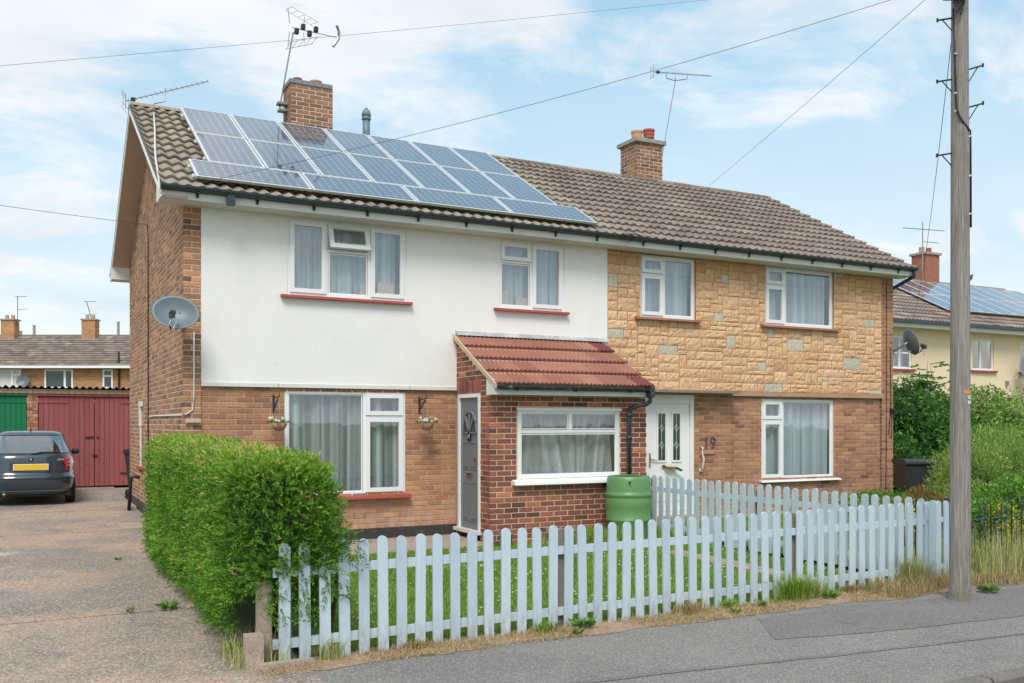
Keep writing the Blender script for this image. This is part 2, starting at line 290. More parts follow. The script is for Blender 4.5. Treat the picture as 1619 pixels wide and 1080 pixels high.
M['hedge_core'] = mat('hedge_core', (.014,.034,.008), .95, .3, 9)
M['grass'] = leafmat('lawn_blade', [(0,(.11,.20,.02)),(.5,(.23,.38,.045)),(.85,(.34,.47,.08)),(1,(.52,.50,.2))])
M['dry'] = leafmat('dry_grass', [(0,(.16,.20,.04)),(.35,(.34,.27,.11)),(.7,(.52,.38,.21)),(1,(.66,.50,.30))], .8)
M['tall'] = leafmat('tall_grass', [(0,(.16,.26,.04)),(.45,(.36,.40,.12)),(.75,(.58,.52,.25)),(1,(.72,.64,.40))], .8)
M['weed'] = leafmat('weed_leaf', [(0,(.06,.14,.02)),(1,(.19,.36,.06))])
M['elder'] = leafmat('elder_leaf', [(0,(.02,.075,.015)),(.5,(.06,.18,.03)),(.85,(.13,.29,.05)),(1,(.24,.38,.09))])
M['shrub'] = leafmat('pale_shrub_leaf', [(0,(.08,.17,.025)),(.5,(.20,.33,.06)),(.85,(.33,.45,.11)),(1,(.50,.46,.20))])
M['shrub2'] = leafmat('bright_shrub_leaf', [(0,(.04,.12,.018)),(.5,(.12,.28,.035)),(1,(.25,.44,.07))])
M['flower_y'] = leafmat('yellow_flower', [(0,(.10,.16,.02)),(.4,(.16,.22,.02)),(.5,(.75,.48,.01)),(1,(.85,.6,.03))])
M['stem'] = mat('stem_bark', (.10,.07,.045), .9, .2, 20)

# ------------------------------------------------------------------ ground, road, pavement
M['soil'] = mat('rough_ground', (.13,.15,.055), .95, .3, .8, .3, 20, .6, 20, .03)
M['lawn_soil'] = mat('lawn_base', (.14,.21,.045), .95, .25, 1.2, .3, 40)
M['dirt'] = mat('verge_dirt', (.36,.25,.17), .97, .25, 2.5, .3, 45, .8, 40, .02, stains=[(3,.5,.65,(.15,.13,.05),.5)])
def speckle_mat(name, base, var, vs, chips, chip_scale, lo, bump, stains):
    m = mat(name, base, .93, var, vs, .12, 120, 0, stains=stains); nt = m.node_tree; b = nt.nodes['Principled BSDF']
    g = N(nt, 'ShaderNodeNewGeometry').outputs['Position']; v = N(nt, 'ShaderNodeTexVoronoi'); v.inputs['Scale'].default_value = chip_scale; nt.links.new(g, v.inputs['Vector'])
    src = b.inputs['Base Color'].links[0].from_socket
    sepc = N(nt, 'ShaderNodeSeparateColor'); nt.links.new(v.outputs['Color'], sepc.inputs[0])
    f = ramp(nt, sepc.outputs[0], [(lo, (0,0,0)), (min(lo+.08, 1), (.8,.8,.8))]); c = mixc(nt, f, src, chips[0])
    f2 = ramp(nt, sepc.outputs[1], [(lo, (0,0,0)), (min(lo+.05, 1), (.6,.6,.6))]); c = mixc(nt, f2, c, chips[1]); nt.links.new(c, b.inputs['Base Color'])
    bp = N(nt, 'ShaderNodeBump'); bp.inputs['Strength'].default_value = bump; bp.inputs['Distance'].default_value = .006; nt.links.new(v.outputs['Distance'], bp.inputs['Height']); nt.links.new(bp.outputs[0], b.inputs['Normal'])
    return m
M['drive'] = speckle_mat('exposed_aggregate_concrete', (.25,.205,.17), .25, .9, ((.50,.43,.36),(.11,.10,.09)), 75, .72, .7,
                         [(.42,.46,.57,(.43,.30,.215),.9),(.8,.56,.66,(.15,.14,.13),.5),(2.3,.62,.70,(.56,.51,.46),.7),(5,.64,.72,(.10,.09,.08),.4)])
M['asphalt'] = speckle_mat('footway_asphalt', (.205,.19,.178), .14, 1.2, ((.38,.35,.32),(.09,.085,.08)), 110, .8, .5,
                           [(.5,.52,.58,(.165,.155,.15),.7),(3.5,.66,.74,(.36,.33,.28),.4),(1.4,.60,.68,(.19,.175,.165),.5)])
M['road'] = speckle_mat('road_asphalt', (.10,.10,.10), .12, 1.2, ((.22,.21,.2),(.05,.05,.05)), 90, .78, .5, [])
def strip(x0, x1, ys, dz, zfun=gz, nx=1):
    mb = MB()
    for i in range(len(ys)-1):
        a, b = ys[i], ys[i+1]
        mb.poly([(x0,a,zfun(a)+dz),(x1,a,zfun(a)+dz),(x1,b,zfun(b)+dz),(x0,b,zfun(b)+dz)])
    return mb
g = strip(-300, 300, [4.3, 6.5, 25, 900], -.04)
for (a, b) in ((-900, 4.3),): g.poly([(-300,a,-.16),(300,a,-.16),(300,b,-.16),(-300,b,-.16)])
struct('ground', g, M['soil'])
struct('road', strip(-60, 60, [-4.5, 4.22], -.115, lambda y: 0), M['road'])
struct('opposite_footway', strip(-60, 60, [-6.6, -4.5], -.02, lambda y: 0), M['asphalt'])
struct('pavement', strip(1.42, 60, [4.34, 6.5, 6.82], 0), M['asphalt'])
drv = struct('driveway', strip(-8, 1.86, [4.34, 6.5, 24.4], -.02), M['dirt'])
ys = [4.36, 6.3, 9.25, 12.45, 15.6, 18.8, 21.9, 24.35]; xs = [-8, -5.2, -1.72, 1.84]
for i in range(len(ys)-1):
    for j in range(3):
        a, b = ys[i]+.012, ys[i+1]-.012; x0, x1 = xs[j]+.01, xs[j+1]-.01
        if ys[i] < 6: x1 = min(x1, 1.41)
        if ys[i+1] > 15 and j == 2: x1 = 1.83
        mb = MB(); cx, cy = (x0+x1)/2, (a+b)/2; cz = gz(cy)
        za, zb = gz(a)-cz, gz(b)-cz
        if a < 6.5 < b: cz = gz(cy)
        h = .004*((i*7+j*3) % 3-1)
        X0, X1, A, B = x0-cx, x1-cx, a-cy, b-cy
        mb.mesh([(X0,A,za-.03),(X1,A,za-.03),(X1,B,zb-.03),(X0,B,zb-.03),(X0,A,za+h),(X1,A,za+h),(X1,B,zb+h),(X0,B,zb+h)],
                [(0,3,2,1),(4,5,6,7),(0,1,5,4),(1,2,6,5),(2,3,7,6),(3,0,4,7)])
        link('concrete_slab', mb.data('concrete_slab', M['drive']), drv, (cx, cy, cz))
link('concrete_slab', MB().box(1.85, 4.5, 20.4, 24.35, gz(22)-.06, gz(22)+.002).data('concrete_slab', M['drive']), drv)
# small patch of paving around the drain by the gable
dp = struct('drain_surround', MB().box(1.35, 1.835, 18.9, 19.9, gz(19)-.02, gz(19.4)+.03).box(1.3,1.82,15.6,16.5,gz(16)-.03,gz(16.3)+.014), M['concrete'])
M['asphalt_old'] = speckle_mat('patched_asphalt', (.175,.165,.158), .16, 1.2, ((.30,.28,.26),(.06,.06,.06)), 120, .8, .6, [(2.2,.58,.68,(.10,.095,.09),.6)])
def sheetpoly(name, pts, z, m, tess=None):
    r_ = random.Random(len(pts)*3); out_ = []
    for k, (x, y) in enumerate(pts):
        x2, y2 = pts[(k+1) % len(pts)]; q = max(1, int(math.hypot(x2-x, y2-y)/.15))
        for t in range(q): out_.append((x+(x2-x)*t/q+r_.uniform(-.012,.012), y+(y2-y)*t/q+r_.uniform(-.012,.012), z))
    mb = MB(); mb.poly(out_); return struct(name, mb, m)
sheetpoly('pavement_patch', [(5.95,6.55),(5.75,6.2),(5.5,5.85),(6.1,5.72),(6.9,5.6),(8.3,5.5),(9.8,5.5),(9.8,6.45),(7.5,6.5)], .004, M['asphalt_old'])
sheetpoly('pavement_trench', [(2.2,5.62),(4.1,5.47),(5.5,5.28),(7.6,5.05),(10,4.9),(10,4.86),(7.6,5.0),(5.5,5.22),(4.1,5.41),(2.2,5.57)], .0045, M['asphalt_old'])
kerb = struct('kerb', MB().box(1.6, 60, 4.25, 4.33, -.2, -.03), M['dirt'])
km = MB().mesh([], []) or MB()
km = MB(); km.prism([(-.062,-.12),(.062,-.12),(.062,.002),(-.04,.002),(-.062,-.02)], -.448, .448)
kd = km.data('kerb_stone', mat('grimy_kerb', (.17,.155,.14), .95, .25, 4, .2, 60, .6, 50, .008))
for i in range(26): link('kerb_stone', kd, kerb, (1.9+i*.915, 4.29, 0))
struct('lawn', strip(1.9, 8.55, [7.05, 11.62], .004), M['lawn_soil'])
struct('right_lawn', strip(9.0, 30, [7.2, 13.0], .004), M['lawn_soil'])
struct('garden_path', strip(1.9, 5.8, [11.62, 12.98], .012), M['concrete'])
vg = MB(); vx = [1.46+.12*k for k in range(320)]; vr = random.Random(77); ve = [6.70+.035*math.sin(x*2.1)+.03*math.sin(x*5.3+1)+vr.uniform(-.03,.03)-.01*(x-1.4)*(x > 6)*.6 for x in vx]
vg.mesh([(x, e_, .006) for x, e_ in zip(vx, ve)]+[(x, 7.06, .009) for x in vx], [(k, k+1, 321+k, 320+k) for k in range(319)]); struct('verge', vg, M['dirt'])
pa = MB()
for k in range(7):
    cx, cy = 7.72+.02*k, 10.0-.42*k; pa.tbox(Matrix.Translation((cx, cy, gz(cy)+.008)) @ Matrix.Rotation(R(4*((k*5)%3-1)), 4, 'Z'), .34, .39, .03)
pth = struct('stepping_path', strip(7.6, 7.9, [7.6, 10.2], .006), M['dirt']); part('paving_slab', pa, M['concrete'], pth)

# ------------------------------------------------------------------ walls with openings
def wall_y(mb, x0, x1, z0, z1, Y, th, holes=()):       # wall facing -Y; holes (hx0,hx1,hz0,hz1)
    xs = sorted({x0, x1, *[min(max(h[k], x0), x1) for h in holes for k in (0,1)]}); zs = sorted({z0, z1, *[min(max(h[k], z0), z1) for h in holes for k in (2,3)]})
    for i in range(len(xs)-1):
        for j in range(len(zs)-1):
            cx, cz = (xs[i]+xs[i+1])/2, (zs[j]+zs[j+1])/2
            if any(h[0] < cx < h[1] and h[2] < cz < h[3] for h in holes): continue
            a, b, c, d = xs[i], xs[i+1], zs[j], zs[j+1]
            mb.poly([(a,Y,c),(b,Y,c),(b,Y,d),(a,Y,d)]); mb.poly([(b,Y+th,c),(a,Y+th,c),(a,Y+th,d),(b,Y+th,d)])
    def rev(a, b, c, d):
        mb.poly([(a,Y,c),(a,Y+th,c),(a,Y+th,d),(a,Y,d)]); mb.poly([(b,Y,d),(b,Y+th,d),(b,Y+th,c),(b,Y,c)])
        mb.poly([(a,Y,d),(a,Y+th,d),(b,Y+th,d),(b,Y,d)]); mb.poly([(a,Y+th,c),(a,Y,c),(b,Y,c),(b,Y+th,c)])
    for h in holes: rev(*h)
    rev(x0, x1, z0, z1); return mb
def courses(u0, u1, z0, z1, holes=(), L=.2345, Hc=.0762, J=.013, ph=0.0, top=None, soldier=None):
    out = []; n = int(round((z1-z0)/Hc))
    for k in range(n):
        a = z0 + k*Hc; b = min(a+Hc-J, z1); zc = (a+b)/2
        u = u0 - L*((k % 2)*.5+ph) ; m = u
        while m < u1:
            s, e = max(m, u0), min(m+L-J, u1); m += L
            if e-s < .03: continue
            segs = [(s, e)]
            for h in holes:
                if h[2]-.0 < zc < h[3]:
                    ns = []
                    for s2, e2 in segs:
                        if e2 <= h[0] or s2 >= h[1]: ns.append((s2, e2))
                        else:
                            if s2 < h[0]-.03: ns.append((s2, h[0]-.004))
                            if e2 > h[1]+.03: ns.append((h[1]+.004, e2))
                    segs = ns
            for s2, e2 in segs:
                if top:
                    t = min(top(s2), top(e2))
                    if b > t: continue
                out.append((s2, e2, a, b))
    return out
_bc = {}
def brick_mb(w_, h_, t, dep=.04, mb=None, P=None, face='y', jit=0.):
    mb = mb or MB(); e = .0035; hw, hh = w_/2, h_/2
    vs = [(-hw,dep,-hh),(hw,dep,-hh),(hw,dep,hh),(-hw,dep,hh),(-hw,e-jit,-hh),(hw,e-jit,-hh),(hw,e-jit,hh),(-hw,e-jit,hh),(-hw+e,-jit,-hh+e),(hw-e,-jit,-hh+e),(hw-e,-jit,hh-e),(-hw+e,-jit,hh-e)]
    fs = [(0,1,5,4),(1,2,6,5),(2,3,7,6),(3,0,4,7),(4,5,9,8),(5,6,10,9),(6,7,11,10),(7,4,8,11),(8,9,10,11)]
    if P is not None:
        if face == 'y': vs = [(P[0]+x, P[1]+y, P[2]+z) for x,y,z in vs]
        elif face == 'x-': vs = [(P[0]+y, P[1]-x, P[2]+z) for x,y,z in vs]
        elif face == 'x+': vs = [(P[0]-y, P[1]+x, P[2]+z) for x,y,z in vs]
    mb.mesh(vs, fs, t); return mb
def lay(items, parent_of, mats, limit, name='brick', hidden=None, depth=.04, mat_of=None):
    """items: (key, face, P(front centre), w, h, tint). Largest `limit` in view become objects, the rest one stuff mesh per parent."""
    sco = []
    for it in items:
        key, face, P, w_, h_, t = it; x, y, f = pix(*P); s = 0
        if f > 1 and 0 < x < 1619 and -10 < y < 1080:
            s = w_*h_/f**2
            n = {'y': (0,-1), 'x-': (-1,0), 'x+': (1,0)}[face]; dv = Vector((P[0], P[1])).normalized(); s *= max(0, -(dv.x*n[0]+dv.y*n[1]))
            if hidden and hidden(*P): s = 0
        sco.append(s)
    order = sorted(range(len(items)), key=lambda i: -sco[i]); keep = {i for i in order[:limit] if sco[i] > 0}; rest = {}
    for i, (key, face, P, w_, h_, t) in enumerate(items):
        jit = ((i*7919) % 5)*.0009; mm = mats[key]
        if i in keep:
            kk = (round(w_, 2), round(h_, 3), int(t*9), (i*7919) % 5, mm.name, depth)
            if kk not in _bc: _bc[kk] = brick_mb(w_, h_, t, depth, jit=jit).data(name, mm)
            link(name, _bc[kk], parent_of[key], P, {'y': None, 'x-': (0,0,-math.pi/2), 'x+': (0,0,math.pi/2)}[face])
        else: brick_mb(w_, h_, t, depth, rest.setdefault(key, MB()), P, face, jit)
    for key, mb in rest.items(): part(name+'work' if name == 'brick' else name, mb, mats[key], parent_of[key], stuff=True)

# ------------------------------------------------------------------ windows
def bars(mb, x0, x1, z0, z1, wd, Y0, Y1):
    mb.box(x0, x1, Y0, Y1, z0, z0+wd); mb.box(x0, x1, Y0, Y1, z1-wd, z1); mb.box(x0, x0+wd, Y0, Y1, z0+wd, z1-wd); mb.box(x1-wd, x1, Y0, Y1, z0+wd, z1-wd)
def window(parent, x0, x1, z0, z1, lights, Y=13.0, name='window', fw=.05, m=None, sub=True):
    """lights: (fx0, fx1, fz0, fz1, kind) in metres relative to the lower left corner; kind fixed / sash / open"""
    m = m or M['upvc']; d = .055; y0 = Y+.0; mb = MB(); bars(mb, x0, x1, z0, z1, fw, y0, y0+d)
    fr = None; todo = []
    for (a, b, c, e, k) in lights:
        a, b, c, e = x0+a, x0+b, z0+c, z0+e
        if b < x1-.02: mb.box(b-.0225, b+.0225, y0+.002, y0+d-.002, c+.001 if c > z0+.06 else z0+fw, e-.001 if e < z1-.06 else z1-fw)
        if e < z1-.02: mb.box(max(a+.02, x0+fw), min(b-.02, x1-fw), y0+.004, y0+d-.004, e-.02, e+.02)
        todo.append((a, b, c, e, k))
    fr = part(name, mb, m, parent)
    for (a, b, c, e, k) in todo:
        g0, g1, g2, g3 = a+.03, b-.03, c+.03, e-.03
        if a <= x0+.01: g0 = x0+fw
        if b >= x1-.01: g1 = x1-fw
        if c <= z0+.01: g2 = z0+fw
        if e >= z1-.01: g3 = z1-fw
        if k == 'fixed':
            part('pane', MB().box(g0-.004, g1+.004, y0+.022, y0+.026, g2-.004, g3+.004), M['pane'], fr)
            s = MB(); bars(s, g0, g1, g2, g3, .016, y0+.012, y0+.0215); part('glazing_bead', s, m, fr)
        else:
            s = MB(); q = .012; bars(s, g0-q, g1+q, g2-q, g3+q, .062, -.022, .03); p = MB().box(g0+.045, g1-.045, .0, .004, g2+.045, g3-.045)
            rot = None; P = Vector((0, y0, 0))
            if k == 'open':    # top hung, pushed outwards at the bottom
                def shift(mb_): mb_.v = [(x, y, z-(g3+q)) for x, y, z in mb_.v]
                shift(s); shift(p); P = Vector((0, y0, g3+q)); rot = (R(-17), 0, 0)
            so_ = link('casement', s.data('casement', m), fr, P, rot); WP[so_] = Vector((0,0,0)); po = link('pane', p.data('pane', M['pane']), fr, P, rot)
            if rot is None: part('casement_seal', MB().box(g0-.014, g1+.014, y0-.001, y0+.001, g2-.0155, g2-.0125), M['ink'], fr)
    return fr
def curtain(x0, x1, z0, z1, Y, m, label, seed, group='net curtains in the windows', amp=.034, kind='straight'):
    r = random.Random(seed); n = max(16, int((x1-x0)/.014)); fr = [(r.uniform(18,30), r.uniform(0,6), 1.), (r.uniform(38,60), r.uniform(0,6), .5), (r.uniform(6,11), r.uniform(0,6), .8)]
    V, T, F = [], [], []; nz = 7; p_a = r.uniform(0, 6)
    for j in range(nz):
        fz = j/(nz-1)
        for i in range(n+1):
            fx = i/n; x = x0+(x1-x0)*fx
            if kind == 'drawn': ph = (1-fz)*1.9*math.sin(fx*7+seed)
            else: ph = .12*(1-fz)*math.sin(fx*9+seed)
            yy = sum(amp*a*math.sin(f*x+p+ph*2) for f, p, a in fr); V.append((x, Y+yy, z0+(z1-z0)*fz)); sl = sum(a*f*math.cos(f*x+p+ph*2) for f, p, a in fr)*amp
            dn = .5+.5*math.sin(x*17+p_a+ph*3); T.append(min(1, max(0, .75*(.5+.5*math.sin(fr[1][0]*x+fr[1][1]+ph*4))**3*(.4+.6*dn)+.35*(.5+.5*math.sin(fr[0][0]*x+p_a+ph*3))**2)))
    for j in range(nz-1):
        for i in range(n): a = j*(n+1)+i; F.append((a, a+1, a+n+2, a+n+1))
    o = link('curtain', npmesh('curtain', V, F, T, m, True), None); tag(o, label, 'curtain', group); return o

# ------------------------------------------------------------------ roof tiles
TP = math.atan(.555); CT, ST = math.cos(TP), math.sin(TP)
def tile_shape(w_=.332, ln=.40, amp=.036, per=2, th=.030, seg=12, flat=False):
    vs, fs = [], []
    for k in range(seg+1):
        x = w_*k/seg; ph = 2*math.pi*per*k/seg
        z = amp*(math.cos(ph)*.5+.5)**(.8) if not flat else amp*(1 if (k % 3) == 1 else 0)
        vs += [(x, 0, z+.036), (x, ln, z-.010), (x, 0, z+.036-th), ]
    for k in range(seg):
        a = 3*k; fs += [(a, a+3, a+4, a+1), (a+2, a+5, a+3, a)]
    return vs, fs
def tile_roof(parent, x0, x1, rows, ye, ze, ct, st, gauge, shape, m, limit, width, back=False, tintf=None, skip=None, name='roof_tile'):
    vs, fs = shape; items = []
    ncol = int(round((x1-x0)/width)); sx = (x1-x0)/ncol/width
    for r_ in range(rows):
        for c in range(ncol):
            x = x0+c*(x1-x0)/ncol; d = r_*gauge; y = ye+d*ct*(-1 if back else 1); z = ze+d*st
            if skip and skip(x, r_): vis = 0
            else:
                px, py, f = pix(x, y, z); vis = 1/f**2 if (0 < px < 1619 and not back) else 0
            items.append((vis, x, y, z, tintf(x, r_) if tintf else random.random(), random.uniform(-.003, .003)))
    order = sorted(range(len(items)), key=lambda i: -items[i][0]); keep = {i for i in order[:limit] if items[i][0] > 0}
    cache = {}; rest = MB(); ang = math.atan2(st, ct); Rm = Matrix.Rotation(ang, 4, 'X')
    if back: Rm = Matrix.Rotation(math.pi, 4, 'Z') @ Rm
    for i, (v, x, y, z, t, j) in enumerate(items):
        if i in keep:
            q = round(t, 1)
            if q not in cache:
                b = MB(); b.mesh([(a*sx, b_, c_) for a, b_, c_ in vs], fs, q); cache[q] = b.data(name, m)
            link(name, cache[q], parent, (x, y, z+j), (ang, 0, 0))
        else: rest.mesh([(Rm @ Vector((a*sx*(1), b_, c_)))+Vector((x+(width*sx if back else 0), y, z+j)) for a, b_, c_ in vs], fs, t)
    if rest.v: part(name, rest, m, parent, stuff=True)

# ------------------------------------------------------------------ the pair of houses
YF, YB = 13.0, 20.25; XL, XP, XR = 1.834, 8.54, 15.35; YRG = 16.62
YE = 12.52; ZE = 4.88+(YE-12.65)*.555
def roofz(y): return 4.88+(min(y, 2*YRG-y)-12.65)*.555
ZT = 4.70; ZD = .266; ZBAND = 2.34
hl = thing('house', (XL, YF, gz(13)), "end house with white rendered upper wall, solar roof and red brick porch", 'house', 'pair of semi-detached houses')
hr = thing('house', (XP, YF, gz(13)), "house with ochre stone-clad upper wall and white front door, right of the white one", 'house', 'pair of semi-detached houses')
W1 = (3.215, 4.986, 3.60, 4.68); W2 = (6.522, 7.704, 3.60, 4.67); W3 = (3.189, 4.976, .76, 2.27)
R1 = (9.212, 10.385, 3.61, 4.67); R2 = (11.988, 13.711, 3.61, 4.69); R3 = (11.927, 13.744, .76, 2.25); RD = (9.30, 10.37, .24, 2.31)
def xb(h, e=0): return (h[0]-e, h[1]+e, h[2]-e, h[3]+e)
fl = part('front_wall', wall_y(MB(), XL+.02, XP, gz(13)-.1, ZT+.08, YF, .1, [xb(W1), xb(W2), xb(W3), (5.95, 6.9, .2, 2.2)]), M['mortar'], hl)
frr = part('front_wall', wall_y(MB(), XP+.001, XR-.02, gz(13)-.1, ZT+.08, YF+.001, .1, [xb(R1), xb(R2), xb(R3), RD]), M['mortar'], hr)
def gable_mb(X0, X1):
    pr = [(YF+.01, gz(13)-.1), (YB, gz(20)-.1), (YB, roofz(YB)-.06), (YRG, roofz(YRG)-.06), (YF+.01, roofz(YF)-.06)]; return MB().prism(pr, X0, X1)
pier_l = MB().box(XL+.005, 2.06, YF-.026, YF+.02, gz(13), ZT); pier_r = MB().box(15.022, XR-.005, YF-.026, YF+.02, gz(13), ZT)
gl = part('gable_wall', gable_mb(XL+.004, XL+.1), M['gmortar'], hl); gr = part('gable_wall', gable_mb(XR-.1, XR-.01), M['mortar'], hr)
for h_, a, b in ((hl, XL+.02, XP), (hr, XP+.001, XR-.02)):
    part('rear_wall', MB().box(a, b, YB-.1, YB, gz(20)-.1, ZT+.1), M['brick'], h_)
    part('floor', MB().box(a+.1, b-.1, YF+.11, YB-.11, ZD-.05, ZD).box(a+.1, b-.1, YF+.11, YB-.11, 2.5, 2.7), M['room'], h_)
part('party_wall', MB().box(XP-.12, XP-.02, YF+.11, YB-.11, gz(13), roofz(YF+.11)-.06), M['room'], hl)
part('corner_pier', pier_l, M['gmortar'], hl); part('corner_pier', pier_r, M['mortar'], hr)
# bricks
def dark_base(t, z): return t*.35 if z < ZD+.01 else t
rb = random.Random(3); its = []
def rt(): return min(1, max(0, rb.gauss(.52, .22)))
def add_front(key, cs, Yp, tf=None):
    for a, b, c, d in cs: its.append((key, 'y', ((a+b)/2, Yp, (c+d)/2), b-a, d-c, tf((a+b)/2, (c+d)/2) if tf else rt()))
add_front('f', courses(XL, 2.06, ZD, ZT, L=.2345), YF-.030)
add_front('f', courses(2.06, 5.80, ZD, 2.31, [xb(W3, .003)]), YF-.005, lambda x, z: min(1, max(0, rb.gauss(.66 if z < 1.3 else .54, .15))))
def gtop(u): return roofz(u)-.03
for a, b, c, d in courses(YF-.028, YB, ZD, 7.2, L=.2345, J=.016, ph=.25, top=gtop):
    its.append(('g', 'x-', (XL, (a+b)/2, (c+d)/2), b-a, d-c, rt()))
lay(its, {'f': fl, 'g': gl}, {'f': M['brick'], 'g': M['gbrick']}, 225, hidden=lambda x, y, z: z < 1.62 and y < 13.2 and x < 3.6)
part('plinth', MB().box(2.0, 5.80, YF-.02, YF, gz(13)-.05, ZD-.004).box(XL-.004, XL+.01, YF-.02, YB, gz(13)-.05, ZD+.12).box(XL-.003, 2.0, YF-.034, YF, gz(13)-.05, ZD-.004), M['black_brick'], hl)
its = []
add_front('f', courses(XP+.02, 15.022, .19, 2.29, [xb(R3, .003), (RD[0]-.004, RD[1]+.004, 0, 2.32)], ph=.3), YF-.005, lambda x, z: min(1, max(0, rb.gauss(.46, .16))))
add_front('f', courses(15.022, XR, .19, ZT, L=.2345, ph=.1), YF-.030, lambda x, z: min(.8, max(0, rb.gauss(.42, .15))))
lay(its, {'f': frr}, {'f': M['brick']}, 240, hidden=lambda x, y, z: z < .95)
# white render
rnd = wall_y(MB(), 2.062, XP-.004, 2.352, ZT, YF-.045, .044, [xb(W1), xb(W2), ])
part('rendered_wall', rnd, M['render'], hl)
part('render_stop_bead', MB().box(2.062, 5.795, YF-.06, YF-.002, 2.30, 2.351), M['upvc_dull'], hl)
for x in (3.09, 5.03): part('bead_joint', MB().box(x-.006, x+.006, YF-.0625, YF-.059, 2.298, 2.353), M['lead'], hl)
# red sills and putty reveals
for h_, (a, b, z), m in ((hl, (3.12, 5.057, 3.60), 'sill'), (hl, (6.428, 7.76, 3.60), 'sill'), (hr, (9.09, 10.45, 3.605), 'sill2'), (hr, (11.86, 13.80, 3.605), 'sill2'), (hl, (3.12, 5.04, .755), 'sill')):
    part('sill', MB().prism([(YF-.13, z-.045), (YF+.02, z-.045), (YF+.02, z+.004), (YF-.12, z-.008)], a, b), M[m], h_)
part('sill', MB().prism([(YF-.09, .72), (YF+.02, .72), (YF+.02, .758), (YF-.08, .745)], 11.86, 13.86), M['upvc'], hr)
# stone cladding
def stones():
    U = .077; x0, x1, z0 = 8.545, 15.018, 2.375; nz = int(round((ZT-z0)/U)); cols = int((x1-x0)/.04); occ = np.zeros((nz+4, cols+30), bool); r = random.Random(21); out = []
    cw = (x1-x0)/cols
    for j in range(nz):
        i = 0
        while i < cols:
            if occ[j, i]: i += 1; continue
            hgt = r.choice([1,1,2,2,2,2,2,3]); hgt = min(hgt, nz-j); wd = r.choice([4,5,6,8,9,10,11]) if hgt > 1 else r.choice([4,7,9,11])
            k = 0
            while k < wd and i+k < cols and not occ[j, i+k]: k += 1
            if i+k < cols and k < wd and k < 3: hgt = 1
            rem = 0
            while i+k+rem < cols and not occ[j, i+k+rem] and rem < 3: rem += 1
            if rem < 3: k += rem
            occ[j:j+hgt, i:i+k] = True; out.append((x0+i*cw, x0+(i+k)*cw, z0+j*U, z0+(j+hgt)*U)); i += k
    return out
part('cladding_bed', wall_y(MB(), 8.542, 15.02, 2.34, ZT, YF-.03, .028, [xb(R1), xb(R2)]), M['stone_mortar'], hr)
clad = None
r = random.Random(5); sts = []
for (a, b, c, d) in stones():
    segs = [(a, b, c, d)]
    for h in (R1, R2):
        ns = []
        for s_ in segs:
            a_, b_, c_, d_ = s_
            if b_ <= h[0] or a_ >= h[1] or d_ <= h[2]+.02: ns.append(s_)
            else:
                if a_ < h[0]-.04: ns.append((a_, h[0], c_, d_))
                if b_ > h[1]+.04: ns.append((h[1], b_, c_, d_))
                if c_ < h[2]-.04 and not (a_ < h[0]-.04 or b_ > h[1]+.04): ns.append((a_, b_, c_, h[2]))
        segs = ns
    sts += segs
greys = [(8.62,4.2),(8.66,3.28),(11.1,4.35),(10.9,3.62),(11.25,3.3),(13.9,4.62),(12.1,3.5),(12.7,3.2),(14.6,3.7),(9.9,3.12),(12.2,2.4),(13.5,2.62),(14.95,2.45),(11.9,2.9),(14.3,3.05)]
sheet = []
for (a, b, c, d) in sts:
    w_, h_ = b-a-.011, d-c-.010
    if w_ < .02: continue
    t = min(.9, max(0, r.gauss(.6, .15)))
    if any(a < gx < b and c < gz_ < d for gx, gz_ in greys): t = .97
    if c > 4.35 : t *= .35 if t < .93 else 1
    nx, nz = 7, 4; mb = MB(); vs = []
    for j in range(nz+1):
        for i in range(nx+1):
            fx, fz = i/nx, j/nz; rimv = i in (0, nx) or j in (0, nz)
            if not rimv: fx += r.uniform(-.05, .05); fz += r.uniform(-.07, .07)
            y = -.002 if rimv else -.012-r.uniform(-.007, .007)
            if t > .93: y = y*.35
            vs.append((-w_/2+w_*fx, y, -h_/2+h_*fz))
    n0 = len(vs); fs = [(j*(nx+1)+i, j*(nx+1)+i+1, (j+1)*(nx+1)+i+1, (j+1)*(nx+1)+i) for j in range(nz) for i in range(nx)]
    rim = [i for i in range(nx+1)] + [j*(nx+1)+nx for j in range(1, nz+1)] + [nz*(nx+1)+i for i in range(nx-1, -1, -1)] + [j*(nx+1) for j in range(nz-1, 0, -1)]
    for k, q in enumerate(rim): vs.append((vs[q][0], .006, vs[q][2]))
    L_ = len(rim); fs += [(rim[(k+1) % L_], rim[k], n0+k, n0+(k+1) % L_) for k in range(L_)]
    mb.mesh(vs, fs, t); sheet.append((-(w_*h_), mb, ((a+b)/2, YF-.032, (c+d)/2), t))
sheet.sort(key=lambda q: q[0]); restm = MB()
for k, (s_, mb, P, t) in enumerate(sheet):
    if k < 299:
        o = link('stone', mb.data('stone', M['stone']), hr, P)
        if t > .93: o['label'] = 'pale grey-green stone'
    else: restm.mesh([(v[0]+P[0], v[1]+P[1], v[2]+P[2]) for v in mb.v], mb.f, t)
if restm.v: part('stone', restm, M['stone'], hr, stuff=True)
part('stone_band', MB().box(XP+.01, 15.02, YF-.075, YF, 2.292, 2.372), M['band'], hr)
part('door_canopy', MB().box(8.75, 11.17, YF-.30, YF-.078, 2.325, 2.365), M['post'], hr)
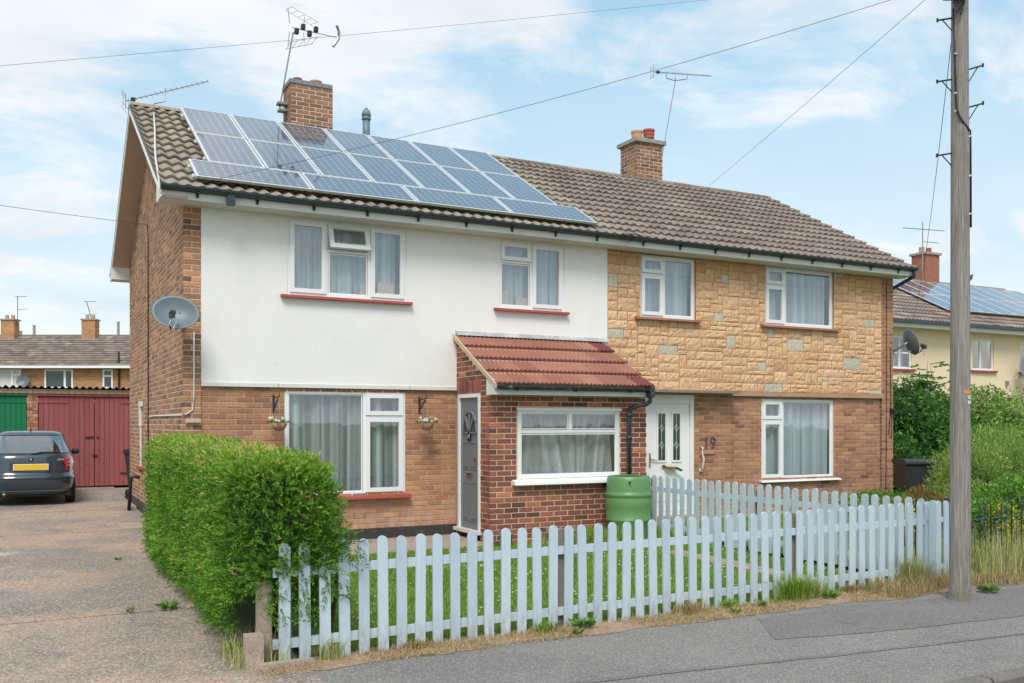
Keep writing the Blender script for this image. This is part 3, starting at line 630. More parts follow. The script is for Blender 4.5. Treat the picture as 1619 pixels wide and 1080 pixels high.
# windows
window(hl, *W1, [(0,.57,0,1.08,'sash'),(.57,1.20,0,.66,'fixed'),(.57,1.20,.66,1.08,'open'),(1.20,1.771,0,1.08,'sash')], Y=YF-.03)
window(hl, *W2, [(0,.58,0,.74,'fixed'),(0,.58,.74,1.07,'sash'),(.58,1.182,0,1.07,'sash')], Y=YF-.03)
window(hl, *W3, [(0,1.16,0,1.51,'fixed'),(1.16,1.787,0,1.14,'sash'),(1.16,1.787,1.14,1.51,'sash')], Y=YF-.005)
window(hr, *R1, [(0,.50,0,.74,'sash'),(0,.50,.74,1.06,'sash'),(.50,1.173,0,1.06,'fixed')], Y=YF+.0)
window(hr, *R2, [(0,.50,0,.74,'sash'),(0,.50,.74,1.08,'sash'),(.50,1.723,0,1.08,'fixed')], Y=YF+.0)
window(hr, *R3, [(0,.52,0,1.10,'sash'),(0,.52,1.10,1.49,'sash'),(.52,1.817,0,1.49,'fixed')], Y=YF+.02)
curtain(W1[0]+.04, W1[1]-.04, W1[2]+.03, W1[3]-.02, YF+.13, M['curtain'], 'pale net curtain behind the upper left three-light window', 1)
curtain(W2[0]+.04, W2[1]-.04, W2[2]+.03, W2[3]-.02, YF+.13, M['curtain'], 'pale net curtain behind the upper window above the red porch roof', 2)
curtain(W3[0]+.04, W3[1]-.04, W3[2]+.03, W3[3]-.02, YF+.14, M['curtain_g'], 'grey striped net curtain in the ground floor window beside the hedge', 3)
curtain(R1[0]+.04, R1[1]-.04, R1[2]+.03, R1[3]-.02, YF+.15, M['curtain'], 'pale curtain in the left upper window of the stone-clad house', 4)
curtain(R2[0]+.04, R2[1]-.04, R2[2]+.03, R2[3]-.02, YF+.15, M['curtain'], 'pale curtain in the right upper window of the stone-clad house', 5)
curtain(R3[0]+.04, R3[1]-.04, R3[2]+.03, R3[3]-.02, YF+.17, M['curtain'], 'pale curtain in the ground floor window right of the white door', 6)
for (x, z, w_, h_, lab) in ((4.56, 3.66, .26, .20, 'beige box on the right end of the upper left window sill'), (6.60, 3.66, .14, .22, 'small beige box at the left corner of the window above the porch'), (6.86, 3.66, .26, .13, 'low pink-beige box lying on the sill of the window above the porch'), (4.45-.16, 3.66, .12, .14, 'narrow beige packet on the upper left window sill')):
    mb = MB().box(x, x+w_, YF+.04, YF+.085, z-.005, z+h_); mb.box(x+.004, x+w_-.004, YF+.042, YF+.083, z+h_, z+h_+.006); solo('cardboard_box', mb, M['card'], lab, 'box')

# eaves, gutters, verges
for h_, a, b in ((hl, XL-.33, XP), (hr, XP+.001, XR+.13)):
    part('soffit_box', MB().prism([(12.60, 4.694), (13.0, 4.694), (13.0, 5.03), (12.60, 4.862)], a, b), M['upvc_dull'], h_)
    part('soffit_box', MB().prism([(YB, 4.694), (YB+.38, 4.694), (YB+.38, 4.862), (YB, 5.03)], a, b), M['upvc_dull'], h_)
    part('fascia', MB().box(a, b, 12.585, 12.599, 4.69, 4.868), M['upvc_dull'], h_)
    part('soffit', MB().box(a+.02, b, 12.61, 12.952, 4.688, 4.693), M['soffit'], h_)
    gpr = [(12.47+.055+.055*math.cos(t), 4.845-.06*math.sin(t)) for t in [math.pi*k/8 for k in range(9)]]
    gpr2 = [(12.525+.048*math.cos(t), 4.847-.052*math.sin(t)) for t in [math.pi*k/8 for k in range(9)]]
    part('gutter', MB().prism(gpr + gpr2[::-1], a-.01, b), M['gutter'], h_, smooth=False)
    part('gutter', MB().prism([(YB+.39, 4.80), (YB+.50, 4.80), (YB+.50, 4.87), (YB+.39, 4.87)], a-.01, b), M['gutter'], h_)
    n = 9
    for k in range(n):
        x = a+.45+(b-a-.9)*k/(n-1); mb = MB().box(x-.02, x+.02, 12.50, 12.584, 4.768, 4.784).box(x-.018, x+.018, 12.572, 12.585, 4.72, 4.80); part('gutter_bracket', mb, M['black'], h_)
part('rainwater_box', MB().box(2.32, 2.42, 12.50, 12.584, 4.66, 4.80), M['gutter'], hl)
def slope_band(mb, x0, x1, lo, hi, back=False, ya=12.56, yb=YRG):
    Y = lambda y: y if not back else 2*YRG-y
    pr = [(Y(ya), roofz(ya)+lo), (Y(yb), roofz(yb)+lo), (Y(yb), roofz(yb)+hi), (Y(ya), roofz(ya)+hi)]; mb.prism(pr, x0, x1)
for h_, xa, xb_, sx_ in ((hl, XL-.33, XL, -1), (hr, XR, XR+.13, 1)):
    mb = MB(); slope_band(mb, xa+.02*(sx_ < 0), xb_-.02*(sx_ > 0), -.13, -.115); slope_band(mb, xa+.02*(sx_ < 0), xb_-.02*(sx_ > 0), -.13, -.115, True); part('verge_soffit', mb, M['verge'], h_)
    mb = MB(); xo = xa-.004 if sx_ < 0 else xb_-.016
    slope_band(mb, xo, xo+.02, -.135, -.03); slope_band(mb, xo, xo+.02, -.135, -.03, True); part('bargeboard', mb, M['upvc'], h_)
    mb = MB(); slope_band(mb, xo-.004, xo+.03, -.03, .012); slope_band(mb, xo-.004, xo+.03, -.03, .012, True); part('verge_mortar', mb, M['sheet'] if sx_ < 0 else M['cap'], h_)
for h_, a, b in ((hl, XL-.32, XP), (hr, XP+.001, XR+.12)):
    mb = MB(); slope_band(mb, a, b, -.05, -.005); slope_band(mb, a, b, -.05, -.005, True); rf = part('roof', mb, M['sheet'], h_)
    gauge = .357; rows = 13
    tl = h_ is hl
    tf = (lambda x, r_: min(1, max(0, random.gauss(.45, .12)))) 
    mats_ = M['tile_l'] if tl else M['tile']
    skip = (lambda x, r_: 2.5 < x < 7.7 and r_ > 1) if tl else None
    tile_roof(rf, a-.01, b, rows, YE, ZE, CT, ST, gauge, tile_shape(), mats_, 299, .332, tintf=tf, skip=skip)
    tile_roof(rf, a-.01, b, rows, 2*YRG-YE, ZE, CT, ST, gauge, tile_shape(seg=8), mats_, 0, .332, back=True, tintf=tf)
    x = a; k = 0
    while x < b-.05:
        L_ = min(.455, b-x); mb = MB(); n = 7; ring = []
        for e_ in (0, L_-.012):
            for q in range(n): t = math.pi*(q/(n-1)); ring.append((x+e_, YRG+.115*math.cos(t), roofz(YRG)-.02+.078*math.sin(t)))
        mb.mesh(ring, [(q, q+1, n+q+1, n+q) for q in range(n-1)] + [tuple(range(n)), tuple(range(n, 2*n))], random.random()); part('ridge_tile', mb, mats_, rf); x += L_; k += 1

# solar array
apitch = .5246; ac, as_ = math.cos(apitch), math.sin(apitch); AX, AY, AZ = 1.953, 12.65, 5.028
M['cell'] = bpy.data.materials.new('solar_cells'); M['cell'].use_nodes = True
def cellmat(m):
    nt = m.node_tree; b = nt.nodes['Principled BSDF']; uv = N(nt, 'ShaderNodeUVMap'); sp = N(nt, 'ShaderNodeSeparateXYZ'); nt.links.new(uv.outputs[0], sp.inputs[0])
    def mth(op, a, b_=None, c_=None):
        n = N(nt, 'ShaderNodeMath', operation=op)
        for i, v in enumerate((a, b_, c_)):
            if v is None: continue
            if isinstance(v, (int, float)): n.inputs[i].default_value = v
            else: nt.links.new(v, n.inputs[i])
        return n.outputs[0]
    du = mth('PINGPONG', sp.outputs[0], .5); dv = mth('PINGPONG', sp.outputs[1], .5)
    lu = mth('LESS_THAN', du, .022); lv = mth('LESS_THAN', dv, .022); line = mth('MAXIMUM', lu, lv)
    corner = mth('LESS_THAN', mth('ADD', du, dv), .12); bu = mth('LESS_THAN', mth('ABSOLUTE', mth('SUBTRACT', du, .26)), .018)
    c = mixc(nt, mth('MULTIPLY', line, .5), (.025,.038,.078), (.5,.52,.55)); c = mixc(nt, mth('MULTIPLY', bu, .25), c, (.5,.52,.55)); c = mixc(nt, mth('MULTIPLY', corner, .75), c, (.75,.77,.8))
    nt.links.new(c, b.inputs['Base Color']); b.inputs['Roughness'].default_value = .42; b.inputs['Coat Weight'].default_value = 1; b.inputs['Coat Roughness'].default_value = .03; b.inputs['Coat IOR'].default_value = 1.85; b.inputs['Specular IOR Level'].default_value = .8
cellmat(M['cell'])
def solar_panel(P, pitch, w_, h_, nu, nv, label, group, rz=0):
    o = thing('solar_panel', P, label, 'solar panel', group, local=True); o.rotation_euler = (pitch, 0, rz)
    fr = MB(); t = .028
    for (a, b, c, d) in ((0, w_, 0, t), (0, w_, h_-t, h_), (0, t, t, h_-t), (w_-t, w_, t, h_-t)): fr.box(a, b, c, d, -.035, 0)
    part('frame', fr, M['frame'], o); part('frame_edge', MB().box(.002, w_-.002, -.003, -.0005, -.034, -.002), M['frame_side'], o)
    me = bpy.data.meshes.new('cell_sheet'); me.from_pydata([(t,t,-.004),(w_-t,t,-.004),(w_-t,h_-t,-.004),(t,h_-t,-.004)], [], [(0,1,2,3)])
    uv = me.uv_layers.new(name='UVMap'); e = .12
    for l, (a, b) in zip(uv.data, ((-e,-e),(nu+e,-e),(nu+e,nv+e),(-e,nv+e))): l.uv = (a, b)
    me.materials.append(M['cell']); link('cell_sheet', me, o)
    part('back_sheet', MB().box(t, w_-t, t, h_-t, -.03, -.008), M['upvc_dull'], o)
    return o
nth = ['first', 'second', 'third', 'fourth', 'fifth', 'sixth', 'seventh', 'eighth']
def apos(u, v): return (AX+u, AY+v*ac, AZ+v*as_)
wb = (6.197-3*.02)/4; wt = (5.588-6*.02)/7
for k in range(4): solar_panel(apos(k*(wb+.02), 0), apitch, wb, .787, 12, 6, f'{nth[k]} wide panel from the left, bottom row above the white house gutter', 'solar panels on the white house')
for r_ in range(2):
    for k in range(7): solar_panel(apos(.268+k*(wt+.02), .807+r_*1.565), apitch, wt, 1.545, 6, 12, f'{nth[k]} upright panel from the left, {"middle" if r_ == 0 else "top"} row on the white house', 'solar panels on the white house')
rl = MB()
for v in (.18, .62, 1.1, 2.0, 2.7, 3.55):
    a = Vector(apos(-.03 if v < .8 else .24, v)); b = Vector(apos(6.22 if v < .8 else 5.88, v)); off = Vector((0, as_*.055, -ac*.055)); rl.bar(a+off, b+off, .04, .04)
tag(part('mounting_rail', rl, M['frame'], None), 'aluminium rails carrying the solar panels on the white house', 'mounting rails')

# ------------------------------------------------------------------ chimneys
def chimney(parent, X0, X1, Y0, Y1, z0, z1, capkind, limit, name='chimney'):
    ch = part(name, MB().box(X0+.005, X1-.005, Y0+.005, Y1-.005, z0, z1), M['rmortar'], parent); its = []
    zt = z1-.0
    for k, (face, u0, u1) in enumerate((('y', X0, X1), ('x-', Y0+.0, Y1), ('x+', Y0, Y1))):
        for a, b, c, d in courses(u0, u1, z0, zt, L=.2345, J=.016, ph=.0 if face == 'y' else .5):
            if face != 'y': a = max(a, Y0+.014) if True else a
            if b-a < .02: continue
            P = ((a+b)/2, Y0, (c+d)/2) if face == 'y' else ((X0 if face == 'x-' else X1), (a+b)/2, (c+d)/2); its.append(('c', face, P, b-a, d-c, min(1, max(0, random.gauss(.33, .22)))))
    lay(its, {'c': ch}, {'c': M['chimbrick']}, limit, depth=.03)
    return ch
c1 = chimney(hl, 4.22, 5.0, 16.76, 17.3, 6.9, 7.96, 0, 74)
mb = MB(); x = 4.20
for L_ in (.23, .22, .16, .19): mb.box(x, x+L_-.008, 16.74, 17.32, 7.962, 8.035); x += L_
part('blue_brick_capping', mb, M['bluebrick'], c1)
def pot(ch, x, y, z, m, r0=.085, h_=.17, ribs=False):
    pr = [(r0*.95, 0), (r0, h_*.8), (r0*1.1, h_*.82), (r0*1.1, h_), (r0*.85, h_), (r0*.8, 0)]
    if ribs: pr = [(r0*.8, 0), (r0*.8, h_*.3), (r0, h_*.35), (r0, h_*.5), (r0*.92, h_*.55), (r0*1.02, h_*.6), (r0*1.02, h_*.75), (r0*.95, h_*.8), (r0*1.1, h_*.85), (r0*1.1, h_), (r0*.8, h_), (r0*.7, 0)]
    part('chimney_pot', MB().lathe(pr, (x, y, z), 20), m, ch, smooth=False)
pot(c1, 4.42, 17.05, 8.03, M['pot_red'], .075, .13, True); pot(c1, 4.76, 17.05, 8.03, M['pot_buff'], .105, .13)
c2 = chimney(hr, 11.80, 12.50, 16.76, 17.38, 6.9, 7.96, 1, 60)
part('capstone', MB().box(11.74, 12.56, 16.70, 17.44, 7.962, 8.045), M['cap'], c2)
pot(c2, 11.98, 17.0, 8.045, M['pot_buff'], .12, .22); pot(c2, 12.30, 17.0, 8.045, M['pot_red'], .12, .30, True)
tag(part('vent_pipe', MB().tube([(5.71,16.95,6.95),(5.71,16.95,7.62)], .070, 16).lathe([(.074,7.50),(.088,7.51),(.088,7.545),(.080,7.55),(.080,7.57),(.088,7.575),(.088,7.62),(.07,7.68),(.035,7.70),(.03,7.73),(0,7.735)], (5.71,16.95,.055), 20), M['vent'], None, True), 'blue-grey vent pipe with domed cowl behind the ridge', 'vent pipe')

# ------------------------------------------------------------------ front door of right house
def font_mesh(txt, size, m, name, parent, P, rot, ext=.002):
    cu = bpy.data.curves.new('t', 'FONT'); cu.body = txt; cu.size = size; cu.extrude = ext; cu.align_x = 'CENTER'; cu.align_y = 'CENTER'
    ob = bpy.data.objects.new('t', cu); dg = bpy.context.evaluated_depsgraph_get(); me = bpy.data.meshes.new_from_object(ob); me.materials.clear(); me.materials.append(m); bpy.data.objects.remove(ob)
    return link(name, me, parent, P, rot)
dm = MB(); bars(dm, 9.30, 10.37, .21, 2.31, .075, YF-.0, YF+.07); dm.box(9.376, 10.294, YF+.01, YF+.05, 2.14, 2.234)
df = part('door_frame', dm, M['upvc'], hr)
lf = MB().box(9.376, 10.292, YF+.03, YF+.075, .29, 2.138); door = part('front_door', lf, M['upvc'], hr)
for k, xx in enumerate((9.60, 9.915)):
    s = MB(); bars(s, xx-.015, xx+.195, 1.13, 2.00, .03, YF+.012, YF+.03); part('glazing_frame', s, M['upvc'], door)
    part('glazed_panel', MB().box(xx+.012, xx+.168, YF+.022, YF+.029, 1.16, 1.97), M['darkglass'], door)
    le = MB(); cx = xx+.09
    le.box(cx-.003, cx+.003, YF+.018, YF+.0215, 1.16, 1.97)
    for zc in (1.72, 1.42):
        for a, b in (((-.035,0),(0,.065)), ((0,.065),(.035,0)), ((.035,0),(0,-.065)), ((0,-.065),(-.035,0)), ((-.077,0),(-.035,0)), ((.035,0),(.077,0))):
            le.bar((cx+a[0], YF+.018, zc+a[1]), (cx+b[0], YF+.018, zc+b[1]), .007, .004)
    part('leading', le, M['leading'], door)
part('door_handle', MB().box(9.43, 9.455, YF+.012, YF+.03, 1.05, 1.29).bar((9.443,YF+.0,1.19),(9.443,YF+.03,1.19),.02).bar((9.443,YF-.002,1.19),(9.57,YF-.002,1.165),.018,.014), M['gold'], door)
part('letterbox', MB().box(9.70, 9.97, YF+.005, YF+.03, 1.03, 1.08), M['gold'], door)
part('door_panel', MB().box(9.56, 9.80, YF+.022, YF+.03, .45, .92).box(9.90, 10.13, YF+.022, YF+.03, .45, .92), M['upvc'], door)
mb = MB().tbox(Matrix.Translation((9.84, YF-.05, 1.065)) @ Matrix.Rotation(R(3), 4, 'Y') @ Matrix.Rotation(R(20), 4, 'X'), .25, .10, .012)
solo('newspaper', mb, M['card'], 'folded paper sticking out of the letterbox of the white door', 'paper')
mb = MB().tbox(Matrix.Translation((9.98, YF-.07, 1.01)) @ Matrix.Rotation(R(22), 4, 'Y'), .14, .05, .03); solo('rolled_leaflet', mb, M['black'], 'dark rolled leaflet hanging below the letterbox of the white door', 'leaflet')
part('door_step', MB().box(9.25, 10.42, YF-.25, YF-.001, gz(13)-.02, .21), M['concrete'], hr)
mb = MB(); mb.tube([(10.511,YF-.02,1.385),(10.511,YF-.07,1.37),(10.50,YF-.075,1.30),(10.53,YF-.075,1.17),(10.51,YF-.07,1.0),(10.505,YF-.02,.98)], .017, 8); mb.box(10.48,10.54,YF-.03,YF-.012,.94,1.0); part('grab_rail', mb, M['upvc_dull'], hr, True)
font_mesh('19', .30, M['ghost'], 'house_number', hr, (10.71, YF-.017, 1.44), (R(90), 0, 0), .002)
part('number_underline', MB().box(10.58, 10.84, YF-.02, YF-.0125, 1.245, 1.26), M['ghost'], hr)  # faint dark underline below the faded house number

# ------------------------------------------------------------------ red brick porch
pc = thing('porch', (5.8, 11.81, gz(12)), 'red brick lean-to porch with terracotta tiled roof and grey door', 'porch')
PX0, PX1, PY = 5.80, 8.50, 11.81; PW = (6.25, 7.99, 1.0, 2.0)
def prz(y): return 2.40+(y-11.60)*.555
def wall_poly_x(): pass
pw = wall_y(MB(), PX0+.006, PX1-.006, gz(12)-.06, 2.36, PY+.005, .09, [PW])
pr = [(12.90, 2.24), (YF-.05, 2.24), (YF-.05, prz(YF-.05)-.05), (PY+.1, prz(PY+.1)-.05), (PY+.1, gz(12)-.06), (12.13, gz(12)-.06), (12.13, 2.24)]
pw.prism(pr, PX0+.005, PX0+.09); pw.prism([(PY+.1, gz(12)-.06), (YF-.02, gz(12)-.06), (YF-.02, prz(YF-.05)-.06), (PY+.1, prz(PY+.1)-.06)], PX1-.1, PX1-.014)
pwall = part('porch_wall', pw, M['rmortar'], pc)
part('porch_floor', MB().box(PX0+.1, PX1-.1, PY+.11, YF-.02, .1, .2), M['room'], pc)
its = []; rp = random.Random(9)
def rt2(): return min(1, max(0, rp.gauss(.42, .25)))
for a, b, c, d in courses(PX0, PX1, gz(12)-.02, 2.34, [(PW[0]-.02, PW[1]+.02, .93, 2.02)], ph=.0): its.append(('p', 'y', ((a+b)/2, PY, (c+d)/2), b-a, d-c, rt2()))
def ptop(u): return prz(u)-.02
for a, b, c, d in courses(PY+.018, YF-.046, gz(12)-.02, 3.3, [(12.12, 12.92, -.1, 2.24), (12.12, 12.92, 2.24, 2.455)], ph=.5, top=ptop):
    its.append(('p', 'x-', (PX0, (a+b)/2, (c+d)/2), b-a, d-c, rt2()))
for k in range(11): its.append(('p', 'x-', (PX0-.002, 12.155+k*.0735, 2.333), .061, .178, rt2()))
for a, b, c, d in courses(PY+.018, YF-.02, gz(12)-.02, 2.5, ph=.5): its.append(('p', 'x+', (PX1, (a+b)/2, (c+d)/2), b-a, d-c, rt2()))
lay(its, {'p': pwall}, {'p': M['redbrick']}, 299, hidden=lambda x, y, z: z < .25)
# porch window
wf = window(pc, PW[0], PW[1], PW[2], PW[3], [(0,1.74,0,.68,'fixed'),(0,.87,.68,1.0,'fixed'),(.87,1.74,.68,1.0,'fixed')], Y=PY-.0)
part('drip_rail', MB().box(PW[0]-.03, PW[1]+.03, PY-.035, PY+.0, 1.985, 2.02), M['upvc'], pc)
part('sill', MB().prism([(PY-.11, .915), (PY+.03, .915), (PY+.03, .997), (PY-.10, .96)], PW[0]-.10, PW[1]+.06), M['upvc'], pc)
curtain(PW[0]+.04, PW[1]-.04, PW[2]+.03, PW[3]-.02, PY+.17, M['curtain_w'], 'white net curtain hanging in folds in the porch window', 8, kind='drawn', amp=.028)
# porch door (faces left)
dfm = MB(); X = PX0
dfm.box(X-.012, X+.06, 12.13, 12.185, .24, 2.235); dfm.box(X-.012, X+.06, 12.845, 12.90, .24, 2.235); dfm.box(X-.012, X+.06, 12.185, 12.845, 2.18, 2.235)
part('door_frame', dfm, M['upvc'], pc); part('door_sill', MB().box(X-.075, X+.06, 12.08, 12.93, .19, .238), M['upvc_dull'], pc)
pd = part('porch_door', MB().box(X+.018, X+.055, 12.187, 12.843, .242, 2.178), M['greydoor'], pc)
def py(f): return 12.843-f*.656     # 0 = hinge side near the house wall, 1 = outer edge
pan = MB()
for f0, f1 in ((.14, .46), (.54, .86)):
    for z0, z1 in ((.36, .93), (1.12, 1.52)):
        y0, y1 = py(f1), py(f0); b = .018
        pan.box(X+.010, X+.018, y0, y1, z0, z0+b); pan.box(X+.010, X+.018, y0, y1, z1-b, z1); pan.box(X+.010, X+.018, y0, y0+b, z0+b, z1-b); pan.box(X+.010, X+.018, y1-b, y1, z0+b, z1-b)
        pan.box(X+.006, X+.018, y0+.035, y1-.035, z0+.035, z1-.035)
part('door_panel', pan, M['greydoor'], pd)
cy, cz0, rr = py(.5), 1.66, .235
gm = MB(); pts = [(X+.0145, cy+rr*math.cos(t), cz0+rr*1.35*math.sin(t)) for t in [math.pi*k/16 for k in range(17)]]; gm.poly(pts); part('fanlight', gm, M['darkglass'], pd)
sb = MB(); sb.tube([(X+.012, cy+rr*math.cos(t), cz0+rr*1.35*math.sin(t)) for t in [math.pi*k/16 for k in range(17)]], .014, 6); sb.bar((X+.012, cy-rr, cz0), (X+.012, cy+rr, cz0), .026)
for a_ in (50, 90, 130): sb.bar((X+.010, cy, cz0), (X+.010, cy+rr*math.cos(R(a_)), cz0+rr*1.35*math.sin(R(a_))), .024, .03)
part('sunburst_bar', sb, M['greydoor'], pd)
pl = MB(); hx = .052; zc = 1.60; pl.prism([(cy-hx, zc-.06), (cy+hx, zc-.06), (cy+hx, zc+.03), (cy+hx*.55, zc+.065), (cy, zc+.08), (cy-hx*.55, zc+.065), (cy-hx, zc+.03)], X-.004, X+.006); npl = part('number_plaque', pl, M['black'], pd)
font_mesh('17', .085, M['white_tag'], 'numeral', npl, (X-.006, cy, zc), (R(90), 0, R(-90)), .001)
part('letterbox', MB().box(X-.004, X+.018, cy-.11, cy+.11, 1.03, 1.075), M['chrome'], pd); part('letterbox_flap', MB().box(X-.012, X-.005, cy-.08, cy+.08, 1.035, 1.062), M['black'], pd)
part('door_handle', MB().box(X+.0, X+.018, py(.93), py(.88), 1.2, 1.38).bar((X-.01, py(.9), 1.3), (X-.01, py(.74), 1.3), .018), M['chrome'], pd)
# porch roof
mb = MB(); mb.prism([(11.56, prz(11.56)-.055), (YF-.05, prz(YF-.05)-.055), (YF-.05, prz(YF-.05)-.012), (11.56, prz(11.56)-.012)], PX0-.02, PX1-.09); prf = part('porch_roof', mb, M['wood_old'], pc)
pang = math.atan(.555); vs, fs = [], []
seg = 16; wT = .296
for k in range(seg+1):
    x = wT*k/seg; z = [.0,.006,.013,.006][k % 4]; vs += [(x, 0, z*1.9+.044), (x, .45, z*1.9-.006), (x, 0, z*1.9+.012)]
for k in range(seg): a = 3*k; fs += [(a, a+3, a+4, a+1), (a+2, a+5, a+3, a)]
ct2, st2 = math.cos(pang), math.sin(pang); pg = (YF-.06-11.50)/ct2/4.0
for r_ in range(4):
    for c in range(9):
        t = random.uniform(.2, .9)
        if (c, r_) in ((8, 3), (8, 0), (7,0)) and not (c == 7): t = 1.
        b = MB(); b.mesh(vs, fs, t); link('roof_tile', b.data('roof_tile', M['redtile']), prf, (PX0-.045+c*.2965, 11.50+r_*pg*ct2, prz(11.50)+r_*pg*st2-.02), (pang, 0, 0))
mb = MB(); mb.prism([(11.50, prz(11.5)-.06), (YF-.05, prz(YF-.05)-.06), (YF-.05, prz(YF-.05)+.01), (11.50, prz(11.5)+.01)], PX0-.07, PX0-.045); part('bargeboard', mb, M['wood_old'], pc)
part('flashing', MB().prism([(YF-.12, prz(YF-.12)+.03), (YF-.046, prz(YF-.046)+.05), (YF-.046, prz(YF)+.03), (YF-.06, prz(YF)+.03)], PX0-.02, PX1+.03), M['lead'], pc)
part('fascia', MB().box(PX0-.06, PX1-.11, 11.555, 11.575, 2.20, 2.345).box(PX0-.06, PX0-.04, 11.575, 11.80, 2.20, 2.42), M['upvc_dull'], pc)
part('soffit', MB().box(PX0-.04, PX1-.11, 11.575, PY-.001, 2.235, 2.245), M['upvc_dull'], pc)
gp = [(11.50+.05*math.cos(t), 2.325-.055*math.sin(t)) for t in [math.pi*k/8 for k in range(9)]]; gp2 = [(11.50+.043*math.cos(t), 2.326-.047*math.sin(t)) for t in [math.pi*k/8 for k in range(9)]]
part('gutter', MB().prism(gp+gp2[::-1], PX0-.03, PX1-.13), M['oldgutter'], pc); 
part('gutter_outlet', MB().box(8.31, 8.39, 11.44, 11.56, 2.19, 2.345), M['oldgutter'], pc)
for x in (6.1, 7.05, 8.0): part('gutter_bracket', MB().box(x-.03, x+.03, 11.44, 11.555, 2.262, 2.285), M['black'], pc)
part('downpipe', MB().tube([(8.35,11.50,2.20),(8.35,11.52,2.13),(8.32,11.56,2.09),(8.2,11.66,2.06),(8.12,11.70,2.02),(8.10,11.70,1.93),(8.10,11.70,1.02)], .036, 10).tube([(8.10,11.70,1.55),(8.10,11.70,1.61)], .046, 10).tube([(8.10,11.70,1.90),(8.10,11.70,1.96)], .046, 10), M['gutter'], pc, True)
part('waste_pipe', MB().tube([(8.53,11.93,2.2),(8.53,11.93,.3)], .025, 8), M['black'], pc, True)

# ------------------------------------------------------------------ water butt, flower pot
bt = thing('water_butt', (7.88, 11.40, gz(11.4)), 'round green plastic water butt under the porch downpipe', 'water butt')
zb = gz(11.4); r0 = .345
prof = [(.0,0),(.30,0),(.315,.02),(.32,.10),(.325,.28),(.338,.30),(.338,.325),(.328,.335),(.345,.50),(.347,.62),(.336,.64),(.352,.66),(.354,.69),(.335,.71),(.33,.74),(.318,.90),(.308,.935),(.296,.948),(.262,.952),(.252,.940)]
part('barrel', MB().lathe([(a*1.0, b) for a, b in prof], (7.88,11.40,zb), 40), M['butt'], bt, True)
part('inner_wall', MB().lathe([(.252,.940),(.25,.88),(.28,.8),(.28,.3),(0,.3)], (7.88,11.40,zb), 32), M['butt_in_shade'], bt, True)
part('overflow_hole', MB().tube([(7.70,11.115,zb+.87),(7.70,11.09,zb+.87)], .014, 8), M['black'], bt)
mb = MB(); mb.lathe([(0,0),(.07,0),(.09,.16),(.1,.17),(.1,.19),(.08,.19),(.075,.15),(0,.14)], (5.93,11.55,gz(11.5)), 20); solo('plant_pot', mb, M['vent'], 'small blue-grey pot on the ground by the porch corner', 'plant pot', smooth=True)

# ------------------------------------------------------------------ fences
def picket_mb(h_, t, wd=.086, th=.018):
    pr = [(-wd/2, 0), (wd/2, 0), (wd/2, h_-wd/2)] + [(wd/2*math.cos(a), h_-wd/2+wd/2*math.sin(a)) for a in [math.pi*k/7 for k in range(1, 7)]] + [(-wd/2, h_-wd/2)]
    mb = MB(); mb.prism([(p[0], p[1]) for p in pr], -th/2, th/2, 'y', t); return mb
pk = [picket_mb(.905+.006*(k % 3), (k*.37) % 1).data('picket', M['picket']) for k in range(6)]
def fence(label, pts, base, side, rails, posts, wh):
    a, b = Vector(pts[0]), Vector(pts[-1]); d = (b-a).normalized(); ang = math.atan2(d.y, d.x); nrm = Vector((d.y, -d.x))*side
    f = thing('picket_fence', (a.x, a.y, gz(a.y)), label, 'fence', 'pale blue picket fences')
    r = random.Random(len(pts))
    for k, p in enumerate(pts):
        q = Vector(p)+nrm*.02; link('picket', pk[r.randrange(6)], f, (q.x, q.y, base(q)+r.uniform(-.008, .008)), (R(r.uniform(-.6,.6)), R(r.uniform(-.9, .9)), ang+R(r.uniform(-1.5,1.5))))
    for zr in rails:
        A = Vector((*(a-d*.08), base(a)+zr)); B = Vector((*(b+d*.04), base(b)+zr)); mid = (A+B)/2
        mb = MB(); mb.mesh([p + Vector((*(nrm*o), z)) for p in (A, B) for o, z in ((.008,-.035),(-.022,-.035),(-.022,.035),(.008,.035))], [(0,4,5,1),(1,5,6,2),(2,6,7,3),(3,7,4,0),(0,1,2,3),(7,6,5,4)]); part('rail', mb, M['picket'], f)
    for (t, m, hh, ww) in posts:
        p = a+(b-a)*t-nrm*(.03+ww/2); mb = MB(); mb.tbox(Matrix.Translation((p.x, p.y, gz(p.y)+hh/2-.02)) @ Matrix.Rotation(ang, 4, 'Z'), ww, ww, hh); part('post', mb, m, f)
    return f
pts = [(1.70+.1573*k, 6.90+.035*(1.70+.1573*k)) for k in range(48)]
f1 = fence('pale blue picket fence along the pavement', pts, lambda q: -.004+.0, 1, (.155, .69), ((.005, M['post'], .8, .07), (.335, M['post'], .88, .07), (.72, M['post'], .88, .07), (1.0, M['darkpost'], .95, .09)), .9)
pts = [(8.48+.6*k/32, 11.72-4.61*k/32) for k in range(33)]
f2 = fence('pale blue picket fence dividing the two front gardens, running back to the white door', pts, lambda q: gz(q.y)+.02, 1, (.155, .70), ((.0, M['post'], .9, .07), (.45, M['post'], .85, .07)), .9)
link('picket', pk[1], f1, (9.28, 7.215, 0), (0, 0, 0)); link('picket', pk[3], f1, (9.42, 7.22, 0), (0, 0, 0))
part('post', MB().box(9.47, 9.55, 7.20, 7.28, 0, .93), M['darkpost'], f1); part('rail', MB().box(9.15, 9.47, 7.225, 7.25, .66, .72).box(9.15, 9.47, 7.225, 7.25, .12, .18), M['picket'], f1)
mb = MB(); mb.tbox(Matrix.Translation((1.575, 7.06, .30)), .10, .10, .62); solo('concrete_post', mb, M['concrete'], 'slim concrete post rising out of the hedge at the fence end', 'post')
